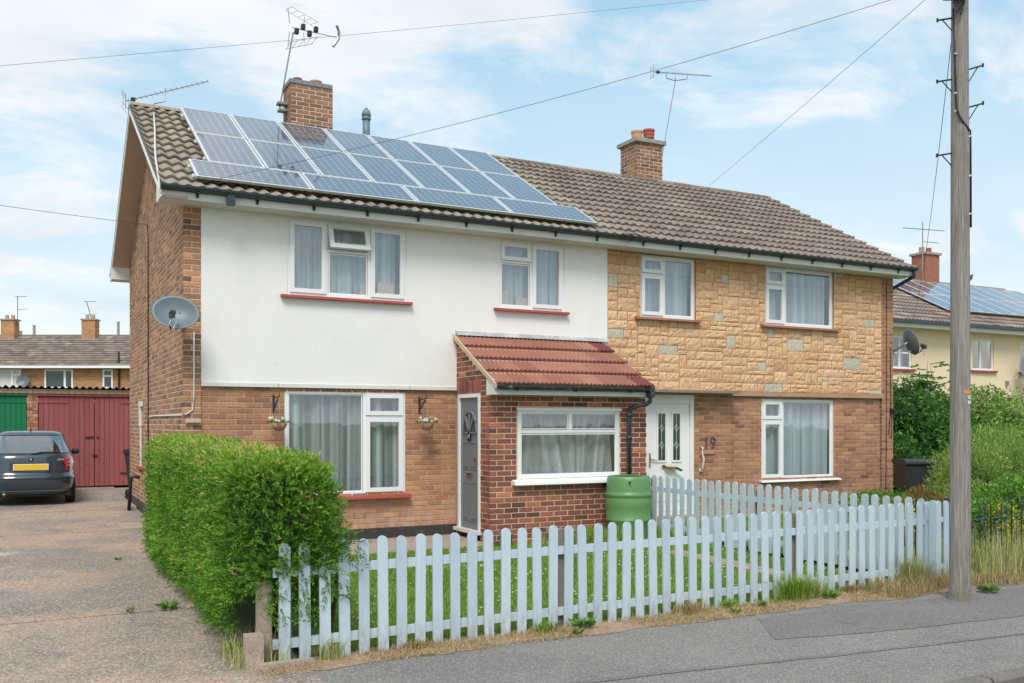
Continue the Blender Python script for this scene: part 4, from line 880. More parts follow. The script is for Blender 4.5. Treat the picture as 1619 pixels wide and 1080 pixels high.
mb = MB(); mb.prism([(1.40,6.86),(1.53,6.85),(1.54,6.99),(1.41,7.0)], -.02, .25, 'z'); mb.prism([(1.45,6.80),(1.60,6.79),(1.9,6.83),(1.88,6.87),(1.5,6.88)], -.02, .05, 'z'); solo('concrete_stub', mb, M['concrete'], 'low broken concrete stub in front of the slim post', 'post stub')
# bow-top railings
br = thing('railings', (9.6, 7.25, 0), 'dark green bow-top iron railings behind the telegraph pole', 'railings')
x = 9.66; k = 0
def ry(x): return 7.24-.0*(x-9.6)
part('top_rail', MB().bar((9.56, ry(9.6), .66), (15.0, ry(15), .68), .035, .012), M['rail'], br); part('bottom_rail', MB().bar((9.56, ry(9.6), .08), (15.0, ry(15), .08), .035, .012), M['rail'], br)
while x < 14.8:
    yy = ry(x); hb = .82
    part('hoop', MB().tube([(x, yy, .03), (x, yy, hb-.03)]+[(x+.10-.10*math.cos(t), yy, hb-.03+.09*math.sin(t)) for t in [math.pi*q/8 for q in range(1, 8)]]+[(x+.2, yy, hb-.03), (x+.2, yy, .03)], .0085, 6), M['rail'], br, True)
    part('bar', MB().tube([(x+.1, yy, .03), (x+.1, yy, .72)], .008, 6).lathe([(.008,0),(.02,.03),(.012,.05),(.016,.07),(0,.12)], (x+.1, yy, .70), 8), M['rail'], br, True)
    if True: part('bar', MB().tube([(x+.295, yy, .03), (x+.295, yy, .66)], .008, 6), M['rail'], br, True) if k % 1 == 0 else None
    x += .39; k += 1

# ------------------------------------------------------------------ telegraph pole and overhead wires
PXp, PYp = 8.46, 6.32
tp = thing('telegraph_pole', (PXp, PYp, 0), 'tall weathered wooden telegraph pole with climbing steps on the pavement', 'pole')
vs = []; nseg, nr = 34, 28
for j in range(nseg+1):
    z = -.1+8.5*j/nseg; rad = .103-.0036*z + (.012*max(0, 1-z/.35)**2 if z < .35 else 0)
    for k in range(nr):
        a = 2*math.pi*k/nr; rr_ = rad*(1+.018*math.sin(3*a+.7*z)+.012*math.sin(7*a+1.3+.5*z)); vs.append((PXp+.004*math.sin(z*.8)+rr_*math.cos(a), PYp+rr_*math.sin(a), z))
mb = MB(); mb.mesh(vs, [(j*nr+k, j*nr+(k+1)%nr, (j+1)*nr+(k+1)%nr, (j+1)*nr+k) for j in range(nseg) for k in range(nr)]+[tuple(nseg*nr+k for k in range(nr))]); part('shaft', mb, M['pole'], tp, True)
Rv = Vector((math.cos(TH), -math.sin(TH), 0)); Fv = Vector((math.sin(TH), math.cos(TH), 0)); PC = Vector((PXp, PYp, 0))
def zp(y): return 1.8+(669.3-y)*9.5/1470.6
def rpole(z): return .103-.0036*z
for (sd_, y_) in ((1, 108), (1, 168), (-1, 123), (-1, 240), (-1, 26)):
    z = zp(y_); b0 = PC+Rv*sd_*rpole(z)*.9; b0.z = z-.01; tip = PC+Rv*sd_*(rpole(z)+.15); tip.z = z+.035*sd_
    mb = MB().tube([b0, tip], .009, 6).tube([tip-Vector((0,0,.016)), tip+Vector((0,0,.02))], .011, 6); lo = PC+Rv*sd_*rpole(z); lo.z = z-.14; mb.tube([b0+(tip-b0)*.7, lo], .006, 5); part('climbing_step', mb, M['black'], tp)
cb = [PC-Rv*(rpole(6)+.002)-Fv*.03+Vector((0,0,zp(15))), PC-Rv*rpole(5)*.9-Fv*.05+Vector((0,0,zp(100))), PC-Rv*rpole(5)*.82-Fv*.07+Vector((0,0,zp(175))), PC-Rv*.04-Fv*.10+Vector((0,0,zp(192))), PC+Rv*rpole(5)*.85-Fv*.07+Vector((0,0,zp(210))), PC+Rv*(rpole(5)+.008)-Fv*.03+Vector((0,0,zp(240))), PC+Rv*(rpole(4)+.008)-Fv*.03+Vector((0,0,zp(360)))]
part('cable', MB().tube(cb, .010, 6), M['cable'], tp, True)
for (y_, s_) in ((88, -1), (150, -1), (178, -1), (218, 1), (280, 1), (340, 1)):
    z = zp(y_); p = PC+Rv*s_*rpole(z)*.78-Fv*rpole(z)*.72; p.z = z; part('cable_clip', MB().tbox(Matrix.Translation(p) @ Matrix.Rotation(-TH-s_*R(42), 4, 'Z') @ Matrix.Rotation(R(-8), 4, 'Y'), .07 if s_ < 0 else .05, .014, .014), M['upvc_dull'], tp)
bx = PC-Rv*.10-Fv*.12; part('junction_box', MB().tbox(Matrix.Translation((bx.x, bx.y, 6.30)) @ Matrix.Rotation(-TH, 4, 'Z'), .2, .14, .40), M['vent'], tp)
kn = MB()
for (u_, w_) in ((-.12, 6.08), (-.07, 6.04), (-.03, 6.06), (-.09, 5.99), (-.05, 5.97)):
    p = PC+Rv*u_-Fv*.12; kn.tube([(p.x, p.y, w_+.07), (p.x+.01, p.y-.01, w_), (p.x, p.y, w_-.04)], .011, 6)
part('cable_gland', kn, M['black'], tp)
def onface(u, z, off=.002):
    s_ = u/rpole(z); a = math.asin(s_); return PC + (Rv*math.sin(a)-Fv*math.cos(a))*(rpole(z)+off) + Vector((0,0,z)), a
z = zp(620); mb = MB()
prs = [onface(u, zz, .004)[0] for zz in (z-.019, z+.019) for u in (-.003, .03, .06, .088)]
mb.mesh(prs, [(0,1,5,4),(1,2,6,5),(2,3,7,6)]); part('orange_band', mb, M['orange'], tp)
for (zz, txt) in ((zp(628.5), '09'), (zp(636.5), '22')):
    for i, ch in enumerate(txt):
        p, a = onface(.045+.026*i, zz, .004); Mx = Matrix.Translation(p) @ Matrix.Rotation(-TH+a, 4, 'Z')
        mb = MB(); mb.mesh([Mx @ Vector((.0165*math.cos(t), -d_, .020*math.sin(t))) for d_ in (0, .003) for t in [2*math.pi*q/12 for q in range(12)]], [tuple(range(12, 24)), *[(q, (q+1)%12, 12+(q+1)%12, 12+q) for q in range(12)]]); dsk = part('number_disc', mb, M['white_tag'], tp)
        q = Mx @ Vector((0, -.004, 0)); font_mesh(ch, .034, M['ink'], 'numeral', dsk, q, (R(90), 0, -TH+a), .0004)
def wire(label, a, b, sag, r=.006, mid=None, name='overhead_wire', m='wire'):
    a, b = Vector(a), Vector(b); pts = [a+(b-a)*t+Vector((0,0,-sag*4*t*(1-t))) for t in [k/16 for k in range(17)]]
    return solo(name, MB().tube(pts, r, 5), M[m], label, 'wire', 'overhead wires', True)
top = (PXp-.12, PYp-.08, 6.10)
wire('thin wire from the pole to the left eave, crossing above the solar panels', (1.98, 12.46, 4.90), (PXp-.1, PYp-.1, 6.30), .13, .0030)
wire('thin wire from the pole to the stone-clad roof ridge right of its chimney', (13.1, 15.9, 6.95), (PXp-.1, PYp-.1, 6.40), .02, .003)
wire('slack wire from the pole top down to the cream house eave', (23.6, 19.4, 4.75), (PXp-.10, PYp-.02, 6.05), .9, .004)
wire('high wire crossing the sky above the chimney aerial', (-16.35, 22, 4.98), (47.05, 22, 23.4), .5, .0042)
wire('wire reaching the white house gable from the left', (-9, 14, 5.6), (XL-.01, 16.99, 5.2), .18, .004)

# ------------------------------------------------------------------ gable fittings
solo('gable_cable', MB().tube([(XL-.02,16.99,5.2),(XL-.02,16.93,5.13),(XL-.02,16.85,4.98),(XL-.02,16.83,4.8),(XL-.02,16.82,gz(17)+.4)], .010, 6), M['cable'], 'brown cable running down the gable wall of the white house', 'cable', smooth=True)
solo('conduit', MB().tube([(XL-.025,17.9,2.1),(XL-.025,17.9,1.02)], .02, 8).tube([(XL-.025,17.9,2.1),(XL-.025,17.9,1.75)], .035, 8).box(XL-.06,XL-.002,17.8,18.0,2.1,2.2), M['cable_w'], 'white conduit on the far part of the gable wall', 'conduit', smooth=False)
solo('meter_flange', MB().box(XL-.09,XL-.002,17.75,18.05,.98,1.03).box(XL-.05,XL-.002,17.8,18.0,.93,.98), M['sill'], 'small red bracket shelf below the white conduit', 'bracket')
solo('kitchen_waste_pipe', MB().tube([(XL,18.35,.80),(XL-.09,18.35,.83),(XL-.14,18.38,.80),(XL-.15,18.42,.70),(XL-.17,18.5,gz(18)+.02)], .032, 10), M['black'], 'black waste pipe elbow at the foot of the gable wall', 'pipe', smooth=True)
mb = MB().box(XL-.42,XL-.1,18.6,18.95,gz(18.7),gz(18.7)+.05)
for k in range(6): mb.box(XL-.40+k*.05, XL-.375+k*.05, 18.63, 18.92, gz(18.7)+.05, gz(18.7)+.065)
solo('drain_cover', mb, M['concrete'], 'concrete drain gully with grating beside the gable wall', 'drain')
solo('bracket_light', MB().box(1.86,2.055,YF-.075,YF-.032,1.80,1.865).box(1.875,2.04,YF-.085,YF-.075,1.812,1.855), M['card'], 'small cream bulkhead light on the corner pier', 'light')
def yagi(parent_label, P, d, length, n, el, mast=None, refl=.18, m='grey_metal', up=Vector((0,0,1)), group='roof aerials', r=.008, r2=.004, name='tv_aerial'):
    P = Vector(P); d = Vector(d).normalized(); s_ = d.cross(up).normalized(); t = thing(name, P, parent_label, 'aerial', group)
    part('boom', MB().tube([P, P+d*length], r, 6), M[m], t)
    mb = MB()
    for k in range(n): c = P+d*length*(.12+.88*k/(n-1)); mb.tube([c-s_*el/2, c+s_*el/2], r2, 4); 
    part('director', mb, M[m], t); mb = MB()
    if refl:
        for q in (-1, -.5, .5, 1): c = P+up*refl*q*.7-d*.03*abs(q); mb.tube([c-s_*el*.9, c+s_*el*.9], r2, 4)
        mb.tube([P-s_*el*.9-up*refl*.7, P-s_*el*.9+up*refl*.7], r2, 4); mb.tube([P+s_*el*.9-up*refl*.7, P+s_*el*.9+up*refl*.7], r2, 4); mb.tube([P-up*refl*.7, P+up*refl*.7], r2*1.4, 4); part('reflector', mb, M[m], t)
    part('dipole_box', MB().tbox(Matrix.Translation(P+d*.12-up*.0), .07, .05, .05), M['black'], t)
    if mast: part('mast', MB().tube(mast, r*1.3, 6), M[m], t)
    return t
yagi('long comb aerial with grid reflector on the left ridge end of the white house', (1.42, 16.35, 7.05), (.95, -.35, .30), 1.35, 15, .17, [(1.98,15.95,7.22),(1.98,15.9,7.0),(1.80,15.9,6.93),(1.75,15.6,6.75)])
solo('aerial_cable', MB().tube([(1.80,15.9,6.79),(1.70,14.9,6.22),(1.60,14.0,5.72),(1.54,13.4,5.38),(1.50,12.7,4.93),(1.49,12.55,4.82),(1.50,12.56,4.74),(1.56,12.56,4.70)], .014, 6), M['cable_w'], 'pale cable lying down the tiles along the left verge', 'cable', smooth=True)
# chimney mast with grid aerial
a1 = thing('grid_aerial', (4.1, 17.05, 7.7), 'tall leaning mast with square grid aerial strapped to the left chimney', 'aerial', 'roof aerials')
part('mast', MB().tube([(4.08,17.05,7.5),(4.34,17.05,9.0)], .014, 6), M['grey_metal'], a1); part('bracket', MB().box(4.04,4.24,16.95,17.12,7.62,7.66).box(4.06,4.22,16.95,17.12,7.50,7.54), M['grey_metal'], a1)
mb = MB(); c = Vector((4.42, 17.0, 9.06))
for sgn in (1, -1):
    for k in range(5): a_ = c+Vector((-.18+.12*k, 0, sgn*(.34-.045*k))); mb.tube([a_+Vector((-.02,.14,.03*sgn)), a_+Vector((.02,-.14,-.03*sgn))], .004, 4)
    mb.tube([c+Vector((-.2,.14,sgn*.36)), c+Vector((.32,.14,sgn*.16))], .004, 4); mb.tube([c+Vector((-.18,-.14,sgn*.33)), c+Vector((.34,-.14,sgn*.13))], .004, 4)
    mb.tube([c+Vector((-.16,0,sgn*.08)), c+Vector((-.19,0,sgn*.35))], .007, 4); mb.tube([c+Vector((.1,0,sgn*.05)), c+Vector((.12,0,sgn*.24))], .006, 4)
part('reflector_grid', mb, M['grey_metal'], a1); part('boom', MB().tube([c+Vector((-.12,0,0)), c+Vector((.72,0,-.02))], .008, 5), M['grey_metal'], a1)
mb = MB()
for k in range(4): mb.tbox(Matrix.Translation(c+Vector((-.03+.12*k, 0, .05*((k % 2)*2-1)))), .07, .09, .09)
part('dipole_box', mb, M['black'], a1); part('end_plate', MB().tube([c+Vector((.66,0,-.2)), c+Vector((.76,0,-.04)), c+Vector((.77,0,.08)), c+Vector((.73,0,.20))], .03, 6), M['grey_metal'], a1)
yagi('long aerial on a leaning mast beside the right chimney', (12.35, 16.9, 9.62), (1, -.12, .07), 1.5, 17, .13, [(12.62,17.0,7.6),(13.0,16.95,9.55),(13.0,16.95,9.62)])
tag(part('aerial_yoke', MB().tube([(12.72,16.93,9.66),(12.74,16.93,9.55),(13.0,16.95,9.55),(13.28,16.9,9.62),(13.29,16.88,9.69)], .01, 6), M['grey_metal'], None), 'curved yoke bracket under the right chimney aerial', 'bracket')
yagi('small aerial showing above the far right roof verge', (19.6, 21.5, 7.72), (1, -.3, .02), 1.0, 9, .12, [(19.65,21.5,6.6),(19.65,21.5,7.75)], refl=.06, r=.012, r2=.006)

def dish(label, P, az, el, w_, h_, wallP, lnb=True):
    t = thing('satellite_dish', P, label, 'satellite dish', 'satellite dishes'); P = Vector(P)
    Mx = Matrix.Translation(P) @ Matrix.Rotation(az, 4, 'Z') @ Matrix.Rotation(-el, 4, 'X') @ Matrix.Rotation(R(14), 4, 'Y')      # local -Y is the facing direction
    nr_, na = 8, 36; vs = []; T_ = []
    for s_ in (0, 1):
        for j in range(nr_+1):
            q = j/nr_
            for k in range(na): a = 2*math.pi*k/na; vs.append(Mx @ Vector((w_/2*q*math.cos(a), -.075*q*q+(.006*s_), h_/2*q*math.sin(a))))
    n = (nr_+1)*na; fs = []
    for s_ in (0, 1):
        for j in range(nr_):
            for k in range(na): f = (s_*n+j*na+k, s_*n+j*na+(k+1)%na, s_*n+(j+1)*na+(k+1)%na, s_*n+(j+1)*na+k); fs.append(f if s_ else f[::-1])
    fs += [(nr_*na+k, n+nr_*na+k, n+nr_*na+(k+1)%na, nr_*na+(k+1)%na) for k in range(na)]
    mb = MB(); mb.mesh(vs, fs); part('reflector', mb, M['dish'], t, True)
    lb = Mx @ Vector((0.02, -.30, -h_*.30)); part('feed_arm', MB().tube([Mx @ Vector((0, -.02, -h_*.5)), Mx @ Vector((0,-.15,-h_*.46)), lb], .011, 6), M['black'], t, True)
    part('receiver_head', MB().tube([lb+(Mx.to_3x3() @ Vector((0,-.03,-.02))), lb+(Mx.to_3x3() @ Vector((0,.06,.045)))], [.03,.034], 10).tbox(Matrix.Translation(lb-Vector((0,0,.035))), .07, .07, .05), M['bin'], t)
    part('coax_loop', MB().tube([lb+Vector((.0,0,-.03)), lb+Vector((-.03,0,-.14)), lb+Vector((.02,.02,-.19)), lb+Vector((.06,.06,-.10)), Mx @ Vector((.06,.02,-h_*.3))], .007, 5), M['upvc'], t, True)
    part('wall_bracket', MB().tube([Mx @ Vector((0,.02,0)), Mx @ Vector((0,.08,-.02)), Vector(wallP)], .018, 6).tbox(Matrix.Translation(wallP), .06, .12, .16), M['grey_metal'], t)
    bl = MB()
    for (a_, b_) in ((-.08, .04), (.04, .03), (-.05, -.17)): q = Mx @ Vector((a_*w_/.6, -.008-.075*(a_*a_+b_*b_)*4, b_*h_/.5)); bl.tbox(Matrix.Translation(q), .012, .012, .012)
    part('bolt', bl, M['ink'], t); return t
dish('grey oval satellite dish facing the camera on the corner of the white house', (1.70, 12.62, 3.20), R(-14), R(22), .60, .47, (1.80, 12.96, 3.15))
solo('dish_cable', MB().tube([(1.97,YF-.045,3.02),(1.97,YF-.045,2.15),(1.95,YF-.045,1.98),(1.87,YF-.05,1.92),(XL-.01,13.1,1.91),(XL-.014,16.2,1.92),(XL-.014,16.8,1.9)], .011, 6), M['upvc_dull'], 'white cable looping from the satellite dish round the corner pier', 'cable', smooth=True)
dish('narrow edge-on satellite dish on the right-hand corner of the stone-clad house', (15.47, 12.72, 3.40), R(70), R(18), .50, .55, (15.36, 13.05, 3.2))
solo('pier_cable', MB().tube([(15.14,YF-.05,4.6),(15.14,YF-.05,2.2),(15.12,YF-.05,.5)], .006, 5).tube([(15.25,YF-.05,3.3),(15.26,YF-.05,2.1),(15.2,YF-.05,1.6),(15.28,YF-.05,1.5),(15.28,YF-.05,2.0)], .007, 5), M['cable'], 'thin cables down the right-hand brick pier', 'cable', smooth=True)
solo('junction_light', MB().box(15.24,15.34,YF-.09,YF-.032,2.02,2.10).box(15.27,15.36,YF-.13,YF-.09,1.98,2.06), M['black'], 'small black security light on the right-hand pier', 'light')
part('downpipe', MB().tube([(XR+.09,12.52,4.80),(XR+.09,12.56,4.68),(XR+.06,13.05,4.50),(XR+.05,13.08,4.3),(XR+.05,13.08,.3)], .035, 10), M['gutter'], hr, True)
wt_ = MB(); rr2 = random.Random(4)
for k in range(6):
    a = Vector((8.35+rr2.random()*.3, 12.46, 4.80)); b = Vector((8.75+rr2.random()*.4, 12.48, 4.80+rr2.random()*.06)); wt_.tube([a, (a+b)/2+Vector((0,-.02,-.12+rr2.random()*.2)), b], .004, 4)
solo('wire_tangle', wt_, M['cable'], 'tangle of thin wires at the gutter where the two houses meet', 'wire')

# hanging baskets
def basket(x, label, seed):
    t = thing('hanging_basket', (x, YF-.2, 2.0), label, 'hanging basket', 'hanging baskets of white flowers'); Yw = YF-.013; r = random.Random(seed)
    part('bracket', MB().bar((x, Yw-.006, 1.95), (x, Yw-.006, 2.20), .022, .012).bar((x, Yw, 2.15), (x+.02, Yw-.24, 2.17), .014).bar((x, Yw, 1.98), (x+.02, Yw-.2, 2.15), .014).tube([(x+.02,Yw-.24,2.17),(x+.02,Yw-.26,2.19),(x+.02,Yw-.25,2.22)], .007, 5), M['black'], t)
    c = Vector((x+.02, Yw-.25, 1.80)); ch = MB()
    for k in range(3): a = 2*math.pi*k/3+.4; ch.tube([(c.x, c.y, 2.16), (c.x+.11*math.cos(a), c.y+.11*math.sin(a), c.z)], .003, 4)
    part('chain', ch, M['grey_metal'], t); part('bowl', MB().lathe([(0,-.105),(.05,-.10),(.09,-.06),(.115,0),(.11,.0),(.0,-.02)], tuple(c), 18), M['basket'], t, True)
    fo = MB(); fl_ = MB()
    for k in range(170):
        a = r.random()*6.28; q = r.random()**.5*.16; p = c+Vector((q*math.cos(a), q*math.sin(a), .01+r.random()*.07*(1-q/.2)+.0)); n = Vector((r.gauss(0,1), r.gauss(0,1), r.random()+.3)).normalized(); u = n.orthogonal().normalized()*.018; v = n.cross(u); fo.poly([p-u, p+v*.5, p+u, p-v*.5], r.random())
    for k in range(22):
        a = r.random()*6.28; q = .05+r.random()*.11; p = c+Vector((q*math.cos(a), q*math.sin(a), .03+r.random()*.06)); n = (Vector((math.cos(a), math.sin(a), .6))+Vector((0,-.8,0))).normalized(); u = n.orthogonal().normalized(); v = n.cross(u)
        fl_.mesh([p+n*.006]+[p+(u*math.cos(s_)+v*math.sin(s_))*(.02 if j % 2 == 0 else .012) for j, s_ in enumerate([2*math.pi*j/10 for j in range(10)])], [(0, 1+j, 1+(j+1) % 10) for j in range(10)])
    part('foliage', fo, M['weed'], t, stuff=True); part('flower', fl_, M['petal'], t, stuff=True)
basket(3.03, 'hanging basket of white flowers left of the ground floor window', 1); basket(5.20, 'hanging basket of white flowers between the ground floor window and the porch', 2)

# ------------------------------------------------------------------ parked car (rear view)
car = thing('parked_car', (.06, 20.0, gz(21)), 'dark blue-grey hatchback parked in front of the garages', 'car', local=True)
LV = [(.20,.70,.10,3.75),(.26,.79,.02,3.9),(.34,.815,-.02,3.95),(.47,.823,-.06,3.98),(.56,.823,-.06,3.98),(.575,.812,-.02,3.95),(.66,.815,.0,3.93),(.80,.812,.03,3.85),(.90,.795,.05,3.6),(.955,.765,.07,3.2),(.97,.745,.09,2.9),(1.05,.715,.16,2.7),(1.15,.675,.25,2.5),(1.25,.63,.35,2.3),(1.34,.585,.45,2.1),(1.385,.55,.52,2.0),(1.415,.50,.62,1.9),(1.432,.40,.8,1.75),(1.437,.2,1.0,1.5)]
EX = 4.5
def lev(z):
    for a, b in zip(LV, LV[1:]):
        if a[0] <= z <= b[0]: t = (z-a[0])/(b[0]-a[0]); return [a[i]+(b[i]-a[i])*t for i in range(4)]
    return list(LV[-1])
def ring(z, n=48, off=0.):
    _, w_, ya, yb = lev(z); out = []
    for k in range(n):
        a = 2*math.pi*(k+.5)/n; c, s_ = math.cos(a), math.sin(a); out.append(((w_+off)*math.copysign(abs(c)**(2/EX), c), (ya+yb)/2+((yb-ya)/2+off)*math.copysign(abs(s_)**(2/EX), s_), z))
    return out
mb = MB(); n = 48; vs = []
for l in LV: vs += ring(l[0])
mb.mesh(vs, [(j*n+k, j*n+(k+1)%n, (j+1)*n+(k+1)%n, (j+1)*n+k) for j in range(len(LV)-1) for k in range(n)]+[tuple(range(n))[::-1], tuple((len(LV)-1)*n+k for k in range(n))]); part('body', mb, M['carpaint'], car, True)
def rear(x, z, off):
    _, w_, ya, yb = lev(z); w2 = w_+off; u = min(.9995, abs(x/w2)); return (x, (ya+yb)/2-((yb-ya)/2+off)*(1-u**EX)**(1/EX), z)
def patch(name, fx, zs, nx, off, m, parent, smooth=True):
    vs = []
    for z in zs:
        x0, x1 = fx(z)
        for i in range(nx+1): vs.append(rear(x0+(x1-x0)*i/nx, z, off))
    mb = MB(); mb.mesh(vs, [(j*(nx+1)+i, j*(nx+1)+i+1, (j+1)*(nx+1)+i+1, (j+1)*(nx+1)+i) for j in range(len(zs)-1) for i in range(nx)]); return part(name, mb, m, parent, smooth)
lin = lambda a, b, n_: [a+(b-a)*k/n_ for k in range(n_+1)]
patch('rear_window_surround', lambda z: (-(.735-(z-.97)*.44), .735-(z-.97)*.44), lin(.985, 1.35, 10), 20, .004, M['trim'], car)
patch('rear_window', lambda z: (-(.69-(z-.97)*.44), .69-(z-.97)*.44), lin(1.005, 1.33, 10), 20, .008, M['pane_dark'], car)
patch('hatch_spoiler', lambda z: (-.54, .54), lin(1.345, 1.385, 3), 14, .014, M['carpaint'], car)
for s_ in (-1, 1):
    tl_ = patch('tail_light', lambda z: ((.60-.04*(z-.7)/.2, .80-.02*(z-.72)) if s_ > 0 else (-.80+.02*(z-.72), -.60+.04*(z-.7)/.2)), lin(.66, .925, 8), 10, .008, M['lamp_red'], car)
    patch('clear_lens', lambda z: ((.635, .775) if s_ > 0 else (-.775, -.635)), lin(.80, .845, 2), 6, .012, M['lamp_clear'], tl_); patch('clear_lens', lambda z: ((.63, .77) if s_ > 0 else (-.77, -.63)), lin(.745, .77, 2), 6, .012, M['lamp_clear'], tl_)
    part('wing_mirror', MB().tube([(s_*.77,1.9,.985),(s_*.80,1.9,.985),(s_*.90,1.9,.985),(s_*.925,1.9,.98)], [.03,.062,.055,.03], 10).bar((s_*.68, 1.93, .95), (s_*.80, 1.9, .97), .05), M['trim'], car)
    for yy in (.72, 3.18):
        wh = MB(); Mx = Matrix.Translation((s_*.70, yy, .295)) @ Matrix.Rotation(R(90), 4, 'Y'); wh.lathe([(.19,-.085),(.27,-.09),(.295,-.06),(.295,.06),(.27,.09),(.19,.085)], (0,0,0), 28, M=Mx); ty = part('wheel', wh, M['tyre'], car, True)
        part('rim', MB().lathe([(0,.05),(.05,.055),(.15,.045),(.19,.07),(.2,.08)] if s_ > 0 else [(0,-.05),(.05,-.055),(.15,-.045),(.19,-.07),(.2,-.08)], (0,0,0), 20, M=Mx), M['grey_metal'], ty, True)
part('underbody', MB().box(-.70, .70, .25, 3.7, .16, .30), M['trim'], car)
patch('number_plate_recess', lambda z: (-.36, .36), lin(.665, .82, 3), 10, .003, M['trim'], car)
part('number_plate', MB().box(-.30, .30, -.035, -.012, .68, .80), M['white_tag'], car); part('plate_face', MB().box(-.285, .285, -.0385, -.0355, .69, .79), M['plate_y'], car)
patch('bumper_strip', lambda z: (-.74, .74), lin(.50, .53, 2), 24, .004, M['trim'], car); patch('boot_seam', lambda z: (-.60, .60), lin(.632, .640, 1), 18, .002, M['trim'], car)
patch('lower_valance', lambda z: (-.70, .70), lin(.275, .29, 2), 20, .006, M['grey_metal'], car)
bd = MB(); 
bd.lathe([(0,.008),(.03,.008),(.043,.0)], (0, -.0, 0), 20, M=Matrix.Translation((0, .03, .885)) @ Matrix.Rotation(R(90), 4, 'X')); bdo = part('badge', bd, M['trim'], car, True)
part('badge_emblem', MB().prism([(-.014,.865),(.014,.865),(.018,.885),(.006,.908),(-.012,.905),(-.018,.885)], .014, .021, 'y'), M['chrome'], bdo)
for k, (a, b) in enumerate(((.46,.475),(.485,.5),(.52,.535),(.55,.56))): part('model_lettering', MB().box(a, b+.008, .02, .034, .862, .892), M['chrome'], car)
w1 = rear(0, 1.0, .02); part('rear_wiper', MB().tube([(.0, w1[1]-.01, .985), (.15, rear(.15,1.02,.02)[1]-.012, 1.015), (.46, rear(.46,1.03,.02)[1]-.01, 1.02)], .011, 6), M['black'], car)
part('aerial', MB().tube([(0,.75,1.42),(0,.55,1.62)], .006, 5).tube([(0,.78,1.41),(0,.72,1.46)], .014, 6), M['black'], car)
part('exhaust', MB().tube([(-.45,-.02,.22),(-.45,.3,.24)], .028, 10), M['grey_metal'], car, True)

# ------------------------------------------------------------------ garages
GY = 24.4; gz0 = .27
def garage(name, x0, x1, label, m, seed, door_top, hinge=True):
    t = thing('garage', (x0, GY, gz0), label, 'garage', 'row of garages'); r = random.Random(seed); W_ = x1-x0
    part('wall', MB().box(x0, x0+.1, GY+.12, GY+5.2, gz0-.1, 2.5).box(x1-.1, x1-.001, GY+.12, GY+5.2, gz0-.1, 2.5).box(x0+.1, x1-.1, GY+5.1, GY+5.2, gz0-.1, 2.4), M['brick'], t)
    its = []
    for (a, b) in ((x0, x0+.11), (x1-.12, x1-.002)):
        for q in courses(a, b, gz0, 2.50, L=.2345, ph=.2): its.append(('w', 'y', ((q[0]+q[1])/2, GY-.01, (q[2]+q[3])/2), q[1]-q[0], q[3]-q[2], random.random()))
    bw = part('brick_pier', MB().box(x0, x0+.11, GY, GY+.12, gz0-.1, 2.50).box(x1-.12, x1-.002, GY, GY+.12, gz0-.1, 2.50), M['mortar'], t)
    lay(its, {'w': bw}, {'w': M['brick']}, 70)
    part('lintel', MB().box(x0+.11, x1-.12, GY-.03, GY+.1, door_top, door_top+.10), m, t)
    part('eaves_board', MB().box(x0+.001, x1-.003, GY-.05, GY+.05, 2.502, 2.60), M['wood_old'], t)
    dx0, dx1 = x0+.12, x1-.13; mid = (dx0+dx1)/2
    for (a, b) in ((dx0, mid-.006), (mid+.006, dx1)):
        lf = part('door_leaf', MB().box(a, b, GY+.035, GY+.05, gz0+.02, door_top-.01), m, t); n = 11
        for k in range(n):
            u0, u1 = a+(b-a)*k/n, a+(b-a)*(k+1)/n; mb = MB(); mb.box(u0+.004, u1-.004, GY+.008+r.random()*.004, GY+.036, gz0+.025+r.random()*.01, door_top-.015, r.random()); part('board', mb, m, lf)
        for (zz) in (door_top-.16, gz0+.30):
            s0, s1 = (a, a+.62) if a == dx0 else (b-.62, b); part('strap_hinge', MB().box(s0, s1, GY-.006, GY+.006, zz, zz+.045), m if zz > 1 else M['rust'], lf)
    part('hasp', MB().box(mid-.20, mid-.02, GY-.012, GY+.008, 1.45, 1.49).box(mid+.05, mid+.09, GY-.012, GY+.008, 1.45, 1.49).box(mid-.05, mid+.06, GY-.02, GY+.008, 1.02, 1.06), M['rust'], t)
    n = int(W_/.146)*8; vs = []
    for yy, zz in ((GY-.16, 2.655), (GY+5.2, 2.50)):
        for k in range(n+1): x = x0+W_*k/n; vs.append((x, yy, zz+.027*math.sin(2*math.pi*k/8)))
    for yy, zz in ((GY-.16, 2.645), (GY+5.2, 2.49)):
        for k in range(n+1): x = x0+W_*k/n; vs.append((x, yy, zz-.0+.027*math.sin(2*math.pi*k/8)))
    m_ = n+1; mb = MB(); mb.mesh(vs, [(k, k+1, m_+k+1, m_+k) for k in range(n)]+[(2*m_+k, 3*m_+k, 3*m_+k+1, 2*m_+k+1) for k in range(n)]+[(2*m_+k, 2*m_+k+1, k+1, k) for k in range(n)]); part('corrugated_roof', mb, M['sheet'], t)
    return t
garage('garage', .11, 2.75, 'garage with faded red double doors behind the car', M['red_paint'], 2, 2.44)
garage('garage', -2.53, .11, 'garage with bright green double doors at the left edge', M['green_paint'], 3, 2.44)
garage('garage', -5.17, -2.53, 'garage with green doors beyond the left edge of the view', M['green_paint'], 5, 2.44)
